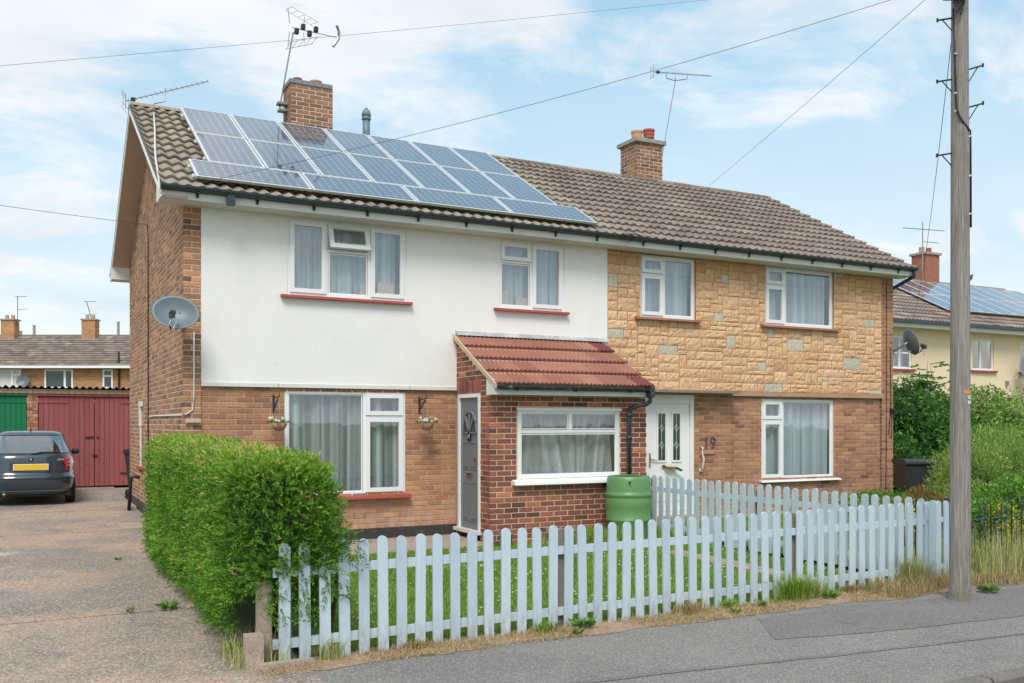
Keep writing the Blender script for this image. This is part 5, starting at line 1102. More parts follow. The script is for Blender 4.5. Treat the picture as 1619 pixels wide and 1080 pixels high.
# wheelie bins
def bin_(P, rz, m, label, s_=1.):
    t = thing('wheelie_bin', P, label, 'bin', 'wheelie bins', local=True, rz=rz); vs = []
    for z, a, b in ((.10,.20,.22),(.25,.215,.24),(.92,.27,.33),(.955,.29,.35)):
        vs += [(-a,-b,z),(a,-b,z),(a,b,z),(-a,b,z)]
    mb = MB(); mb.mesh(vs, [(j*4+k, j*4+(k+1)%4, (j+1)*4+(k+1)%4, (j+1)*4+k) for j in range(3) for k in range(4)]+[(3,2,1,0)]); part('body', mb, m, t)
    mb = MB(); mb.prism([(-.37,.957),(.37,.957),(.37,.99),(.30,1.035),(-.25,1.05),(-.37,1.0)], -.30, .30); part('lid', mb, M['bin'], t)
    part('handle', MB().tube([(-.26,.40,1.0),(.26,.40,1.0)], .017, 8).tube([(-.24,.33,.98),(-.24,.40,1.0)], .015, 6).tube([(.24,.33,.98),(.24,.40,1.0)], .015, 6), M['bin'], t)
    for sx in (-.24, .24): part('wheel', MB().lathe([(0,-.025),(.09,-.025),(.1,-.01),(.1,.01),(.09,.025),(0,.025)], (0,0,0), 18, M=Matrix.Translation((sx,.24,.10)) @ Matrix.Rotation(R(90), 4, 'Y')), M['tyre'], t)
    return t
bin_((2.12, 20.75, gz(20.8)), R(8), M['bin_brown'], 'dark wheelie bin half hidden behind the gable corner of the white house')
bin_((14.9, 12.1, gz(12)), R(-30), M['bin'], 'dark grey wheelie bin among the shrubs right of the stone-clad house')

# ------------------------------------------------------------------ terrace behind, cream house
ts = 52.; tc_ = Vector((math.sin(TH), math.cos(TH), 0))*ts + Rv*((95-809.5)/FF*ts)
tr = thing('terraced_house', (tc_.x, tc_.y, .2), 'long brown brick terrace with two chimneys behind the garages', 'house', local=True, rz=-TH)
def brickwork_mat():
    m = mat('distant_brickwork', (.42,.225,.11), .9, .18, .8, .1, 20); nt = m.node_tree; b = nt.nodes['Principled BSDF']; src = b.inputs['Base Color'].links[0].from_socket
    tcn = N(nt, 'ShaderNodeTexCoord'); mp_ = N(nt, 'ShaderNodeMapping'); mp_.inputs['Rotation'].default_value = (R(90), 0, 0); nt.links.new(tcn.outputs['Object'], mp_.inputs[0]); bt_ = N(nt, 'ShaderNodeTexBrick'); nt.links.new(mp_.outputs[0], bt_.inputs[0])
    bt_.inputs['Scale'].default_value = 1; bt_.inputs['Brick Width'].default_value = .235; bt_.inputs['Row Height'].default_value = .076; bt_.inputs['Mortar Size'].default_value = .01
    bt_.inputs['Color1'].default_value = (.7,.7,.7,1); bt_.inputs['Color2'].default_value = (1.15,1.1,1.1,1); bt_.inputs['Mortar'].default_value = (1.2,1.25,1.3,1); nt.links.new(mixc(nt, 1., src, bt_.outputs[0], 'MULTIPLY'), b.inputs['Base Color']); return m
M['farbrick'] = brickwork_mat()
part('wall', MB().box(-22, 14, 0, 8, -.5, 4.75), M['farbrick'], tr)
rfz = 4.78; pr = [(-.4, rfz), (8.4, rfz), (4.0, 6.85)]; rfo = part('roof', MB().prism(pr, -22.3, 14.3), M['sheet'], tr)
vs, fs = tile_shape(seg=6); allb = MB(); ang = math.atan2(2.07, 4.4); Rm = Matrix.Rotation(ang, 4, 'X')
for r_ in range(13):
    for c in range(110): 
        t = random.gauss(.45, .2); allb.mesh([(Rm @ Vector(v))+Vector((-22.2+c*.332, -.42+r_*.365*math.cos(ang), rfz+.01+r_*.365*math.sin(ang))) for v in vs], fs, min(1, max(0, t)))
part('roof_tiles', allb, M['tile'], rfo, stuff=True)
part('ridge', MB().box(-22.3, 14.3, 3.9, 4.1, 6.83, 6.93), M['tile'], rfo)
part('gutter', MB().box(-22.3, 14.3, -.52, -.40, 4.66, 4.80), M['upvc'], tr)
def tx(px_): return (px_-95)/FF*ts
for (a, b, z0, z1, mid_) in ((-12, 34, 3.55, 4.62, 20), (71, 116, 3.55, 4.62, 103), (163, 179, 3.55, 4.62, None)):
    a_, b_ = tx(a), tx(b); s = MB(); bars(s, a_, b_, z0, z1, .09, -.06, .02)
    if mid_: m2 = tx(mid_); s.box(m2-.06, m2+.06, -.055, .02, z0+.09, z1-.09); s.box(min(m2, b_)+.06, b_-.09, -.05, .02, z1-.36, z1-.28) if a < 0 else None
    else: s.box(a_+.09, b_-.09, -.05, .02, z1-.42, z1-.33)
    wn = part('window', s, M['upvc'], tr); part('pane', MB().box(a_+.08, b_-.08, -.012, -.008, z0+.08, z1-.08), M['darkglass'] if a > 0 else M['curtain_w'], wn)
for xx in (16, 143):
    c = (xx-809.5)/FF*(ts+3.7)-(95-809.5)/FF*ts; chm = part('chimney', MB().box(c-.40, c+.40, 3.4, 4.0, 5.9, 7.75), M['farbrick'], tr); part('flashing', MB().box(c-.62, c+.62, 3.3, 3.42, 6.45, 6.62), M['lead'], chm)
    part('cap', MB().box(c-.46, c+.46, 3.34, 4.06, 7.75, 7.83), M['cap'], chm)
    for q in (-.18, .18): part('chimney_pot', MB().tube([(c+q, 3.7, 7.83), (c+q, 3.7, 8.08)], .11, 8), M['pot_buff'], chm)
part('soil_pipe', MB().tube([(tx(189), -.10, 0), (tx(189), -.10, 4.75), (tx(189), -.10, 5.6)], .06, 6), M['black'], tr)
part('dish', MB().lathe([(0,0),(.3,.06),(.36,.1)], (0,0,0), 16, M=Matrix.Translation((tx(41), -.25, 3.95)) @ Matrix.Rotation(R(80), 4, 'X')), M['dish'], tr, True)
def wp(x_, y_, z_): v = Matrix.Rotation(-TH, 4, 'Z') @ Vector((x_, y_, z_)); return (v.x+tc_.x, v.y+tc_.y, v.z+.2)
for (px_, zt, lab) in ((28, 9.2, 'thin aerial mast on the left terrace chimney'), (150, 8.9, 'leaning aerial on the right terrace chimney')):
    q = (px_-809.5)/FF*(ts+3.7)-(95-809.5)/FF*ts; t = thing('tv_aerial', wp(q, 3.7, 7), lab, 'aerial', 'roof aerials'); a = Vector(wp(q, 3.7, 7.2)); b = Vector(wp(q-(.5 if px_ > 100 else 0), 3.7, zt)); part('mast', MB().tube([a, b], .03, 5), M['grey_metal'], t)
    part('boom', MB().tube([b-Rv*.15, b+Rv*.55], .018, 4).tube([b-Vector((0,0,.8))-Rv*.05, b-Vector((0,0,.75))+Rv*.6], .015, 4), M['grey_metal'], t)
for k, (px_, h_) in enumerate(((54, 7.8), (187, 8.15), (33, 7.2))):
    q = Fv*95+Rv*((px_-809.5)/FF*95); solo('lamp_column', MB().tube([(q.x, q.y, 0), (q.x, q.y, 4+h_)], .13, 6).tube([(q.x, q.y, 4+h_-.05), (q.x+.01, q.y, 4+h_+.02)], .17, 6), M['concrete'], ('distant pale column above the terrace roof, between its chimneys', 'distant pale column above the right end of the terrace roof', 'short distant pale column just right of the left terrace chimney')[k], 'column', 'distant columns')

# cream house (parallel to the pair, further right and back)
CX0, CX1, CY = 21.9, 35.0, 19.5
ch_ = thing('house', (CX0, CY, .2), 'cream rendered house with solar panels beyond the shrubs at the right', 'house')
cw = [(23.05, 23.90, 3.45, 4.45), (26.7, 27.75, 3.50, 4.50), (29.1, 30.3, 3.5, 4.5), (24.0,25.6,1.0,2.3), (28.5,30.2,1.0,2.3)]
part('front_wall', wall_y(MB(), CX0, CX1, 0, 4.70, CY, .1, cw), M['creamwall'], ch_)
part('side_wall', MB().prism([(CY+.1,0),(CY+7.2,0),(CY+7.2,4.7),(CY+3.6,6.7),(CY+.1,4.7)], CX0, CX0+.1).prism([(CY+.1,0),(CY+7.2,0),(CY+7.2,4.7),(CY+3.6,6.7),(CY+.1,4.7)], CX1-.1, CX1), M['creamwall'], ch_)
part('rear_wall', MB().box(CX0, CX1, CY+7.21, CY+7.3, 0, 4.7), M['creamwall'], ch_)
for k, c in enumerate(cw):
    wn = window(ch_, c[0], c[1], c[2], c[3], [(0,(c[1]-c[0])*.42,0,c[3]-c[2],'fixed'), ((c[1]-c[0])*.42, c[1]-c[0], 0, c[3]-c[2], 'fixed')], Y=CY+.04)
    part('sill', MB().box(c[0]-.1, c[1]+.1, CY-.08, CY, c[2]-.07, c[2]-.005), M['sill'], ch_)
    curtain(c[0]+.05, c[1]-.05, c[2], c[3], CY+.25, M['curtain_w'], ('pale curtain in the cream house window nearest the pair', 'curtain in the cream house window beside the pole', 'curtain in the cream house window at the right edge', 'curtain low on the left of the cream house', 'curtain low on the right of the cream house')[k], 20+k)
crz = lambda y: 4.86+(min(y, 2*23.1-y)-19.0)*.50
mb = MB()
for bk in (0, 1):
    Yq = (lambda y: y) if not bk else (lambda y: 2*23.1-y)
    mb.prism([(Yq(19.0), crz(19.0)-.06), (Yq(23.1), crz(23.1)-.06), (Yq(23.1), crz(23.1)), (Yq(19.0), crz(19.0))], CX0-.3, 33.5)
crf = part('roof', mb, M['sheet'], ch_); vs, fs = tile_shape(seg=8); allb = MB(); ang = math.atan(.5); Rm = Matrix.Rotation(ang, 4, 'X')
for r_ in range(13):
    for c in range(36): allb.mesh([(Rm @ Vector(v))+Vector((CX0-.3+c*.332, 18.96+r_*.352*math.cos(ang), crz(18.96)+r_*.352*math.sin(ang)-.0)) for v in vs], fs, min(1, max(0, random.gauss(.5,.2))))
part('roof_tiles', allb, M['tile'], crf, stuff=True); part('ridge', MB().prism([(22.97, crz(23.1)-.02), (23.23, crz(23.1)-.02), (23.1, crz(23.1)+.10)], CX0-.3, 33.5), M['tile'], crf)
part('fascia', MB().box(CX0-.3, CX1+.3, 19.04, 19.06, 4.66, 4.84).box(CX0-.3, CX1+.3, 19.07, CY-.001, 4.69, 4.70), M['upvc_dull'], ch_); part('gutter', MB().box(CX0-.3, CX1+.3, 18.93, 19.035, 4.78, 4.87), M['gutter'], ch_)
cc_ = part('chimney', MB().box(28.9, 29.65, 23.0, 23.6, 6.5, 7.95), M['farbrick'], ch_)
cc_.data.materials[0] = mat('far_red_brick', (.34,.14,.09), .9, .25, 6, .2, 20); part('cap', MB().box(28.84, 29.71, 22.94, 23.66, 7.95, 8.03), M['cap'], cc_)
for q in (29.08, 29.45): part('chimney_pot', MB().tube([(q, 23.3, 8.03), (q, 23.3, 8.25)], .10, 10), M['pot_buff'] if q < 29.2 else M['pot_red'], cc_)
mA = thing('tv_aerial', (29.0, 22.9, 7.5), 'two-tier aerial on the cream house chimney', 'aerial', 'roof aerials'); part('mast', MB().tube([(28.62, 22.9, 7.0), (28.62, 22.9, 9.05)], .02, 5), M['grey_metal'], mA)
part('boom', MB().tube([(27.6,22.9,8.75),(29.8,22.9,8.85)], .015, 4).tube([(28.6,22.9,8.35),(29.5,22.9,8.38)], .013, 4), M['grey_metal'], mA)
cp = math.atan(.5); k = 0
for r_ in range(2):
    for c in range(9):
        u = 26.0+c*.86-(0 if r_ else 0); v = .95+r_*1.62; P = (u, 18.96+v*math.cos(cp), crz(18.96)+v*math.sin(cp)+.16)
        solar_panel(P, cp, .84, 1.6, 6, 12, f'{(nth+["ninth"])[c]} panel from the left in the {"upper" if r_ else "lower"} row on the cream house', 'solar panels on the cream house')
bd_ = thing('pigeon', (31.4, 23.1, crz(23.1)+.1), 'dark bird perched on the cream house ridge', 'bird'); z = crz(23.1)+.20
part('body', MB().tube([(31.2,23.1,z+.03),(31.3,23.1,z+.07),(31.42,23.1,z+.11),(31.52,23.1,z+.17),(31.56,23.1,z+.25),(31.60,23.1,z+.27),(31.66,23.1,z+.25)], [.015,.05,.085,.075,.045,.045,.006], 10).tube([(31.42,23.08,z+.04),(31.42,23.08,z-.09)], .008, 4), M['darkpost'], bd_, True)
dish('large grey satellite dish on the cream house at the right edge', (28.9, 18.95, 3.62), R(-40), R(20), .80, .95, (28.35, CY-.03, 3.1))

# ------------------------------------------------------------------ vegetation
def rnd_dirs(n):
    v = rng.normal(size=(n, 3)); return v/np.linalg.norm(v, axis=1, keepdims=True)
def leaves(C, D, L, Wd, T, fold=.0):
    """diamond leaves: centre C, direction D, length L, width W, tint T"""
    n = len(C); S = np.cross(D, rnd_dirs(n)); S /= np.linalg.norm(S, axis=1, keepdims=True)+1e-9; Lc = np.reshape(L, (-1, 1)); Wc = np.reshape(Wd, (-1, 1))
    a = C; b = C+D*Lc*.45+S*Wc*.5; c = C+D*Lc; d = C+D*Lc*.45-S*Wc*.5
    V = np.stack([a, b, c, d], 1).reshape(-1, 3); F = np.arange(4*n).reshape(-1, 4); return V, F, np.repeat(np.clip(T, 0, 1), 4)
def lump(P, f=1.0): return (np.sin(P[:,0]*3.1*f+1.3)*np.sin(P[:,1]*2.7*f+.4)+np.sin(P[:,2]*4.3*f+P[:,0]*2.2*f)*.7+np.sin((P[:,0]+P[:,1]-P[:,2])*7.1*f)*.4)/2.1
def cat(parts):
    V, F, T = [], [], []; o = 0
    for v, f, t in parts: V.append(v); F.append(f+o); T.append(t); o += len(v)
    return np.concatenate(V), np.concatenate(F), np.concatenate(T)
# clipped conifer hedge
hx0, hx1, hy0, hy1, hz1 = 1.40, 2.09, 7.30, 12.6, 1.40
hc = np.array([(hx0+hx1)/2, (hy0+hy1)/2, .0]); hs = np.array([(hx1-hx0)/2, (hy1-hy0)/2, hz1])
def hedge_def(P):
    fr_ = np.clip((8.3-P[:, 1])/1.0, 0, 1); z = P[:, 2]
    P[:, 2] -= np.clip(P[:, 0]-1.75, 0, 1)**2*.75*np.clip(fr_+.35, 0, 1)*np.clip((z-.7)/.9, 0, 1)      # shoulder droops towards the garden
    P[:, 1] -= .34*fr_*np.clip((z-.42)/.25, 0, 1)*np.clip((P[:, 0]-1.36)/.25, 0, 1); P[:, 1] += .10*fr_*np.clip((.45-z)/.3, 0, 1); return P
def hedge_pts(n):
    P, Nn = [], []; m = 0
    while m < n:
        k = n*2; q = rng.uniform(-1, 1, (k, 3)); ax = rng.choice(3, k, p=[.52, .14, .34]); sg = np.where(rng.random(k) < .5, -1, 1)
        for a in range(3):
            s_ = ax == a; q[s_, a] = sg[s_]
        q[:, 2] = np.where(ax == 2, 1, (q[:, 2]+1)/2)
        X = q*hs; r_ = .20; inner = np.maximum(hs-r_, .01); cl_ = np.clip(X, -inner, inner); cl_[:, 2] = np.minimum(X[:, 2], hs[2]-r_); dlt = X-cl_; ln = np.linalg.norm(dlt, axis=1, keepdims=True)+1e-9; nn = dlt/ln; X = cl_+nn*r_
        P.append(X+hc); Nn.append(nn); m += k
    P = np.concatenate(P)[:n]; Nn = np.concatenate(Nn)[:n]; P[:, 2] += .06+ .0155*(P[:, 1]-6.5)
    P = hedge_def(P); return P, Nn
def fronds(P, D, L, Tb, nl=5, wd=.011):
    # flat fern-like sprays: a row of leaflets either side of a drooping axis
    n = len(P); D = D/np.linalg.norm(D, axis=1, keepdims=True); S = np.cross(D, rnd_dirs(n)); S /= np.linalg.norm(S, axis=1, keepdims=True)+1e-9; L = np.reshape(L, (-1, 1)); out_ = []
    for k in range(nl):
        t = .08+.80*k/(nl-1); c = P+D*L*t-np.array([0, 0, 1.])*(t*t)*L*.18
        for sg in (-1, 1):
            dd = D*.78+S*sg*.62+rnd_dirs(n)*.18; dd /= np.linalg.norm(dd, axis=1, keepdims=True); out_.append(leaves(c, dd, (L*(.46-.22*t)).ravel(), np.full(n, wd)*rng.uniform(.8, 1.2, n), Tb+.13*t-.07+rng.normal(0, .04, n)))
    out_.append(leaves(P+D*L*.85-np.array([0,0,1.])*.7*L*.18, D, (L*.32).ravel(), np.full(n, wd), Tb+.1)); return out_
n = 25000; P, Nn = hedge_pts(n); lm = lump(P, 1.5)*.6+lump(P+3., 3.1)*.4
keep = ~((P[:, 1] < 7.45) & (P[:, 2] < .36+.16*np.sin(P[:, 0]*9)**2)); keep &= ~((P[:, 2] < .12+.08*rng.random(n)))
P, Nn, lm = P[keep], Nn[keep], lm[keep]; n = len(P)
step = np.exp(-((P[:, 1]-9.35)/.28)**2)                                  # dip where two plants meet
P = P+Nn*(lm[:, None]*.065-.055+(rng.random((n, 1))**1.3)*.10-step[:, None]*.06)
D = Nn*.85+rnd_dirs(n)*.60+np.array([0, 0, .35])
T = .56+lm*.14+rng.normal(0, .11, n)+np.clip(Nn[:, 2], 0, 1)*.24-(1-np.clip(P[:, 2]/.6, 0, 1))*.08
brown = rng.random(n) < .006
yel = (np.abs(P[:, 0]-1.80+.2*np.sin(P[:, 1]*2)) < .30) & (P[:, 1] < 8.9) & (P[:, 1] > 7.5) & (Nn[:, 2] > .5) & (np.sin(P[:, 0]*11+P[:, 1]*5)+np.sin(P[:, 1]*9) > .1) & (rng.random(n) < .6)
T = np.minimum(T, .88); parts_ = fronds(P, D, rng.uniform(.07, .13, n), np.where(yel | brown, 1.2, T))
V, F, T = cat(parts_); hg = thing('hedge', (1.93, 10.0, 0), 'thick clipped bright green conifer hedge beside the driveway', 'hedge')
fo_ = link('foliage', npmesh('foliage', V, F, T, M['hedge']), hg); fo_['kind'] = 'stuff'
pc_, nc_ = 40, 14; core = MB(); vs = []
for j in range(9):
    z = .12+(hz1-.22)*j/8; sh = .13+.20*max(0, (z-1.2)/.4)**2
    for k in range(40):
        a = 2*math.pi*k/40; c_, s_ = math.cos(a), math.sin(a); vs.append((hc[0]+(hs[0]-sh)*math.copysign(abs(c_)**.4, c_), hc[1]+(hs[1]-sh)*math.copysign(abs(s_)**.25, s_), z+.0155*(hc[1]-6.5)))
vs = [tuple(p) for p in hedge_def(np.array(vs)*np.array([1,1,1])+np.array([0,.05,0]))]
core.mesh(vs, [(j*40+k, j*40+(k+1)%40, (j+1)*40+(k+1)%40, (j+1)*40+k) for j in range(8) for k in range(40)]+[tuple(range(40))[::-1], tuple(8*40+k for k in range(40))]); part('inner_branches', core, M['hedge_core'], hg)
st = MB(); rs_ = random.Random(2)
for k in range(14): x_ = rs_.uniform(1.6, 2.3); y_ = 7.7+k*.35; st.tube([(x_, y_, -.02+gz(y_)), (x_+rs_.uniform(-.1,.1), y_+rs_.uniform(-.05,.05), .7)], .022, 6)
part('stem', st, M['stem'], hg)
# loose sprays hanging over the fence end
sp = []
for (c0, c1, k) in (((1.62,7.05,.62),(1.95,6.93,1.02),120),((1.70,7.05,.60),(2.12,6.92,.96),150),((1.85,7.05,.86),(2.24,6.88,.84),60),((1.60,6.98,.56),(1.66,6.94,.42),24),((1.80,6.98,.70),(1.86,6.93,.40),26),((2.0,6.98,.70),(2.10,6.93,.52),26),((1.62,7.02,.62),(1.42,6.96,.62),24)):
    t = rng.random((k, 1)); c = np.array([c0])*(1-t)+np.array([c1])*t+rng.normal(size=(k, 3))*np.array([.05, .025, .06]); dd = np.array([c1])-np.array([c0]); dd = dd/np.linalg.norm(dd)
    sp += fronds(c, dd*.7+rnd_dirs(k)*.6+np.array([[0, -.25, .05]]), rng.uniform(.08, .15, k), rng.normal(.45, .10, k))
V, F, T = cat(sp); o = link('loose_spray', npmesh('loose_spray', V, F, np.minimum(T, .9), M['hedge']), hg); o['kind'] = 'stuff'

def bush(label, blobs, n, L, Wd, m, base, cat_='shrub', up=.3, tmean=.5, tsd=.2, name='shrub', core=True, stems=6, group=None, shell=.35, light=.0):
    t = thing(name, (base[0], base[1], gz(base[1])), label, cat_, group); parts_ = []; vol = sum(b[3]*b[4]*b[5] for b in blobs)
    for (x, y, z, rx, ry_, rz) in blobs:
        k = max(30, int(n*(rx*ry_*rz)/vol)); d = rnd_dirs(k); r_ = (1-shell*rng.random(k)**1.5)*(1+.16*lump(d*2.2+x)); C = np.array([x, y, z])+d*np.array([rx, ry_, rz])*r_[:, None]
        C = C[C[:, 2] > gz(y)+.02]; d = d[:len(C)]; k = len(C); d = (C-np.array([x,y,z]))/np.array([rx,ry_,rz]); D = d*.6+rnd_dirs(k)*.7+np.array([0,0,up]); D /= np.linalg.norm(D, axis=1, keepdims=True)
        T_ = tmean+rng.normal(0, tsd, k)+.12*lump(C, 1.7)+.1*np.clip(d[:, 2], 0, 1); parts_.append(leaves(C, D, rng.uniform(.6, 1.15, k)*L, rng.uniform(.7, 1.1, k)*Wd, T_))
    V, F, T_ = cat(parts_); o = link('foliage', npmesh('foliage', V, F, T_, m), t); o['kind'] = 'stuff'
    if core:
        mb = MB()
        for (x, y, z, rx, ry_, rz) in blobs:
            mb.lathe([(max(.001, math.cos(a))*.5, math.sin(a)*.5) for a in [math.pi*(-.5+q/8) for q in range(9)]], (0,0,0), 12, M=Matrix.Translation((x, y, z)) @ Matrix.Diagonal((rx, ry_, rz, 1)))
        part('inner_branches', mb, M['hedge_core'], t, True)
    mb = MB(); rr_ = random.Random(n)
    for k in range(stems): b = rr_.choice(blobs); mb.tube([(base[0]+rr_.uniform(-.2,.2), base[1]+rr_.uniform(-.1,.1), gz(base[1])-.02), ((base[0]+b[0])/2, (base[1]+b[1])/2, b[2]*.6), (b[0], b[1], b[2]+b[5]*.4)], [.025,.018,.006], 6)
    part('stem', mb, M['stem'], t); return t
# elder bush right of the stone-clad house: pinnate shoots above a dense mass
bush('tall dark green elder bush against the cream house, left of the pole', [(17.6,14.6,1.2,1.3,1.1,1.25),(18.4,14.9,1.9,.9,.8,.8),(17.2,14.3,2.0,.7,.7,.6),(19.0,14.6,1.3,.9,.8,1.0),(17.0,14.2,.8,.8,.8,.8),(17.5,14.5,2.45,.45,.4,.35),(18.3,14.7,2.7,.35,.3,.25)], 15000, .14, .055, M['elder'], (17.8,14.8), up=-.1, tmean=.45)
sh = []; stm = MB(); rs_ = random.Random(6)
for k in range(16):
    x_ = 16.7+rs_.random()*2.4; y_ = 14.3+rs_.random()*.8; z0_ = 2.2; z1_ = 2.55+rs_.random()*.75; lean = rs_.uniform(-.25,.25); stm.tube([(x_, y_, z0_-.6), (x_+lean*.4, y_, z0_), (x_+lean, y_, z1_)], [.012,.008,.003], 5)
    for q in range(8):
        zz = z0_+(z1_-z0_)*(q+.5)/8; a = rs_.random()*6.28; cx = x_+lean*(zz-z0_)/(z1_-z0_); dr = np.array([math.cos(a), math.sin(a), .12]); m_ = 9
        tt = np.linspace(.15, 1, m_); c = np.array([[cx, y_, zz]])+dr[None]*tt[:, None]*.26; sd_ = np.where(np.arange(m_) % 2 == 0, 1, -1)[:, None]*np.array([[-dr[1], dr[0], 0]])
        D = sd_*.8+dr[None]*.6+np.array([[0,0,-.15]]); D[-1] = dr; D /= np.linalg.norm(D, axis=1, keepdims=True); sh.append(leaves(c, D, np.full(m_, .12), np.full(m_, .045), rng.normal(.66, .12, m_)))
V, F, T = cat(sh); t_ = thing('young_tree', (17.9, 14.6, gz(14)), 'thin upright leafy shoots standing above the dark elder bush', 'tree'); o = link('foliage', npmesh('foliage', V, F, T, M['elder']), t_); o['kind'] = 'stuff'; part('stem', stm, M['stem'], t_)
bush('light green leafy shrub with arching branches in front of the cream house, right edge', [(20.3,15.2,1.6,1.2,.9,1.0),(21.5,15.5,1.7,1.2,.9,1.1),(22.8,15.6,1.6,1.2,.9,1.0),(19.5,15.0,1.2,.9,.8,.9)], 14000, .13, .05, M['shrub'], (20.8,15.3), up=-.2, tmean=.42)
bush('low trimmed green hedge across the right-hand garden', [(18.3+.55*k,13.4,.95,.5,.42,.78) for k in range(9)], 22000, .06, .022, M['shrub2'], (20,13.4), 'hedge', up=.6, tmean=.6, name='garden_hedge', stems=8, shell=.12)
bush('feathery pale green shrub in front of the trimmed hedge, right of the pole', [(14.3,10.5,.72,.8,.6,.74),(15.3,10.9,.8,.9,.7,.85),(13.4,9.9,.45,.5,.5,.45),(16.4,11.2,.85,.9,.7,.85)], 38000, .075, .018, M['shrub'], (14.6,10.7), up=.7, tmean=.5, shell=.5)
bush('bright green leafy shrub behind the railings at the right edge', [(13.2,9.0,.45,.7,.5,.5),(14.2,9.2,.5,.7,.5,.55),(12.4,8.8,.32,.45,.4,.36),(15.2,9.4,.55,.7,.5,.55)], 16000, .07, .035, M['shrub2'], (13.4,9.0), up=.1, tmean=.5)
bush('low mixed shrub at the foot of the right-hand pier', [(15.0,11.9,.32,.6,.5,.34),(14.2,11.4,.26,.6,.45,.30),(12.9,10.6,.28,.6,.4,.30),(12.0,10.2,.22,.5,.4,.24),(13.6,10.9,.3,.5,.4,.32),(13.9,12.2,.3,.9,.3,.25)], 15000, .06, .03, M['shrub2'], (13.6,11.0), up=.2, tmean=.5, core=False)
bush('small rust-tinted shrub between the picket fence and the bin', [(12.6,10.1,.42,.35,.3,.38)], 2500, .05, .02, leafmat('rusty_leaf', [(0,(.10,.10,.02)),(.5,(.22,.13,.04)),(1,(.32,.2,.08))]), (12.6,10.1), up=.5, core=False)
bush('clump of yellow flowers behind the fence end', [(10.9,9.2,.45,.35,.3,.30),(11.6,9.5,.45,.4,.3,.28),(10.3,8.9,.42,.3,.25,.28),(12.3,8.5,.40,.3,.2,.28)], 2600, .04, .03, M['flower_y'], (11.2,9.2), 'flowers', up=.2, tmean=.36, name='flowering_plant', core=False)
bush('yellow flowers growing through the railings at the right edge', [(11.9,7.75,.35,.3,.2,.30),(12.7,7.9,.38,.3,.2,.30),(11.3,7.7,.3,.2,.15,.25)], 1400, .035, .026, M['flower_y'], (12.2,7.8), 'flowers', up=.3, tmean=.36, name='flowering_plant', core=False)
bush('dark shrub at the right side of the stone-clad house', [(16.1,13.6,.8,.6,.6,.8),(16.4,14.6,1.3,.6,.6,.9)], 7000, .11, .045, M['elder'], (16.2,14), up=-.1, tmean=.35)
bush('row of far green trees beyond the cream house', [(40+4*k, 33+1.0*k, 2.2, 3, 2, 2.4) for k in range(5)], 9000, .5, .25, M['shrub2'], (46,34), 'trees', name='tree_row')

# grass
def blades(P, H, lean, Wd, T):
    n = len(P); a = rng.random(n)*6.28; d = np.stack([np.cos(a), np.sin(a), np.zeros(n)], 1); s_ = np.stack([-np.sin(a), np.cos(a), np.zeros(n)], 1); H = H[:, None]; Wd = np.reshape(Wd, (-1, 1)); le = np.reshape(lean, (-1, 1))
    up = np.array([[0, 0, 1.]]); a_ = P-s_*Wd/2; b_ = P+s_*Wd/2; m_ = P+up*H*.6+d*le*H*.35; c_ = m_+s_*Wd*.35; e_ = m_-s_*Wd*.35; t_ = P+up*H*(1-.25*le)+d*le*H
    V = np.stack([a_, b_, c_, e_, t_], 1).reshape(-1, 3); i = np.arange(n)[:, None]*5; F = np.concatenate([i+np.array([[0,1,2]]), i+np.array([[0,2,3]]), i+np.array([[3,2,4]])]); return V, F, np.repeat(np.clip(T, 0, 1), 5)
GZ = np.vectorize(gz)
def field(n, x0, x1, y0, y1, h0, h1, m, label, name, clump=0., tm=.45, ts_=.2, lean=.5, wd=.006, maskf=None):
    P = np.stack([rng.uniform(x0, x1, n), rng.uniform(y0, y1, n), np.zeros(n)], 1)
    if maskf is not None: P = P[maskf(P)]
    n = len(P); P[:, 2] = GZ(P[:, 1])+.003; l_ = lump(P*np.array([1,1,0]), 2.); H = rng.uniform(h0, h1, n)*(1+.3*l_*(clump+.3)); V, F, T = blades(P, H, rng.random(n)*lean*2, rng.uniform(.6, 1.2, n)*wd, rng.normal(tm, ts_, n)+.12*l_)
    o = link(name, npmesh(name, V, F, T, m)); o['kind'] = 'stuff'; tag(o, label, 'grass'); return o
field(90000, 2.2, 8.55, 7.08, 11.6, .03, .075, M['grass'], 'short green lawn behind the picket fence of the white house', 'lawn_grass', tm=.42, maskf=lambda P: ~((np.abs(P[:,0]-7.75) < .17) & (P[:,1] < 10.2) & (P[:,1] > 7.5) & (rng.random(len(P)) < .9)))
field(60000, 8.9, 16, 7.15, 12.9, .03, .09, M['grass'], 'lawn of the right-hand garden', 'lawn_grass', tm=.5)
field(3500, 6.6, 8.5, 10.9, 11.7, .10, .28, M['grass'], 'longer grass round the foot of the water butt', 'rough_grass', tm=.5, wd=.008)
field(5200, 9.5, 14.5, 6.75, 7.6, .25, .62, M['tall'], 'tall pale seeding grass along the iron railings', 'tall_grass', tm=.5, ts_=.28, lean=.35, wd=.006)
field(9000, 7.9, 14.5, 6.5, 7.15, .05, .22, M['dry'], 'dry straw-coloured grass round the telegraph pole foot', 'dry_grass', tm=.5, ts_=.3, lean=.8, wd=.006, maskf=lambda P: (P[:,1] > 6.62+.10*np.sin(P[:,0]*3)+.05*rng.random(len(P))) & (np.hypot(P[:,0]-PXp, P[:,1]-PYp) > .14))
field(9000, 1.5, 8.6, 6.66, 7.04, .010, .055, M['dry'], 'dry trampled grass and straw along the fence foot', 'dry_grass', tm=.62, ts_=.25, lean=1.6, wd=.006, maskf=lambda P: np.sin(P[:,0]*5.1)+np.sin(P[:,0]*2.3+1)+rng.random(len(P))*1.5 > .2)
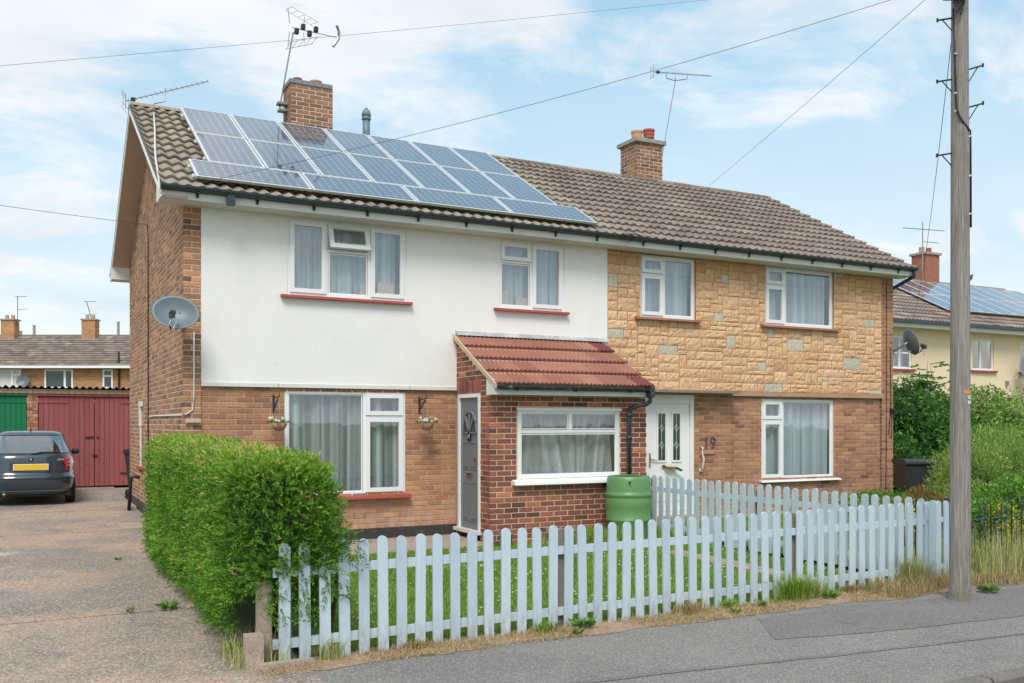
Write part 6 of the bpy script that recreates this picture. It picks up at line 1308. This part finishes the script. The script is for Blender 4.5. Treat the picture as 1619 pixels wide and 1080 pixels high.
field(420, 1.28, 1.72, 6.85, 7.5, .06, .26, M['tall'], 'dry grass tufts below the hedge corner', 'dry_grass', tm=.5, ts_=.25, lean=.5, wd=.006)
def tuft(x, y, n, h_, m, tm, label, cat_='grass', spread=.07):
    P = np.stack([x+rng.normal(0, spread, n), y+rng.normal(0, spread*.5, n), np.zeros(n)], 1); P[:, 2] = GZ(P[:, 1]); V, F, T = blades(P, rng.uniform(.5, 1, n)*h_, rng.random(n)*1.2, rng.uniform(.004, .009, n), rng.normal(tm, .2, n))
    o = link('grass_tuft', npmesh('grass_tuft', V, F, T, m)); tag(o, label, cat_, 'grass tufts along the fence foot')
for k, (px_, m, h_, n_, lab) in enumerate(((2.05,'tall',.24,70,'thin pale grass tuft growing between the first pickets'),(3.95,'grass',.13,120,'small green tuft by the fence, left of the middle'),(5.55,'dry',.16,260,'straw-tinted tuft at the fence foot below the water butt'),(6.05,'grass',.12,150,'low green tuft just right of the straw-tinted one'),(6.9,'grass',.34,520,'largest green grass tuft against the pickets, under the dividing fence end'),(7.15,'tall',.30,260,'pale tuft leaning on the right of the largest green tuft'),(8.75,'tall',.45,320,'tall pale tuft at the right end of the blue fence'),(7.75,'dry',.12,200,'short straw tuft left of the telegraph pole'),(2.75,'dry',.10,140,'short dry tuft beside the bare soil patch'))):
    tuft(px_, 6.90+.035*px_-.07, n_, h_, M[m], .5, lab, spread=.11 if n_ > 200 else .06)
def weed(x, y, r_, n, label, m='weed'):
    a = rng.random(n)*6.28; q = rng.random(n); C = np.stack([x+np.cos(a)*q*r_*.4, y+np.sin(a)*q*r_*.4, np.full(n, gz(y)+.01)+rng.random(n)*.03], 1); D = np.stack([np.cos(a), np.sin(a), .25+rng.random(n)*.6], 1); D /= np.linalg.norm(D, axis=1, keepdims=True)
    V, F, T = leaves(C, D, rng.uniform(.4, .9, n)*r_, np.full(n, r_*.22), rng.normal(.5, .2, n)); o = link('weed', npmesh('weed', V, F, T, M[m])); tag(o, label, 'weed', 'weeds in the paving and fence foot')
for (x, y, r_, n_, lab) in ((4.32,6.95,.14,70,'leafy green weed in front of the middle pickets'),(4.15,6.72,.08,40,'small weed at the asphalt edge left of the middle'),(9.05,6.42,.14,70,'green weed on the pavement right of the pole'),(1.18,9.28,.13,55,'green weed growing from the driveway joint near the hedge'),(.85,9.27,.06,30,'tiny weed in the driveway joint'),(1.0,12.46,.07,30,'small weed in the second driveway joint'),(7.3,6.95,.12,60,'broad green weed beside the big grass tuft'),(5.9,6.78,.07,40,'flat weed on the verge under the middle right pickets'),(1.42,7.45,.12,30,'broad-leaved weed under the hedge corner'),(6.35,6.92,.08,40,'low weed left of the big grass tuft'),(5.85,11.5,.12,60,'weed beside the porch corner')):
    weed(x, y, r_, n_, lab)
# daisies and straw litter
n = 900; P = np.stack([rng.uniform(2.5, 8.4, n), rng.uniform(7.2, 11.4, n), np.zeros(n)], 1); l_ = lump(P, 1.4); P = P[l_ > .05]; n = len(P); P[:, 2] = GZ(P[:, 1])+rng.uniform(.05, .08, n)
V = (P[:, None, :]+np.array([[math.cos(a)*.011, math.sin(a)*.011, .004*math.cos(a)] for a in [2*math.pi*k/6 for k in range(6)]])[None]).reshape(-1, 3); o = link('daisy', npmesh('daisy', V, np.arange(6*n).reshape(-1, 6), np.full(6*n, .5), M['petal'])); o['kind'] = 'stuff'; tag(o, 'white clover and daisy heads scattered over the lawn', 'flowers')
n = 700; P = np.stack([rng.uniform(1.45, 9.2, n), np.zeros(n), np.full(n, .012)], 1); P[:, 1] = 6.88+.02*P[:, 0]+rng.normal(0, .06, n)-.02; D = rnd_dirs(n)*np.array([1,.7,.12]); D /= np.linalg.norm(D, axis=1, keepdims=True); V, F, T = leaves(P, D, rng.uniform(.04, .2, n), np.full(n, .004), rng.normal(.8, .15, n))
o = link('straw_litter', npmesh('straw_litter', V, F, T, M['dry'])); o['kind'] = 'stuff'; tag(o, 'loose straw and dead stalks lying along the fence foot', 'straw')
sc.render.engine = 'CYCLES'
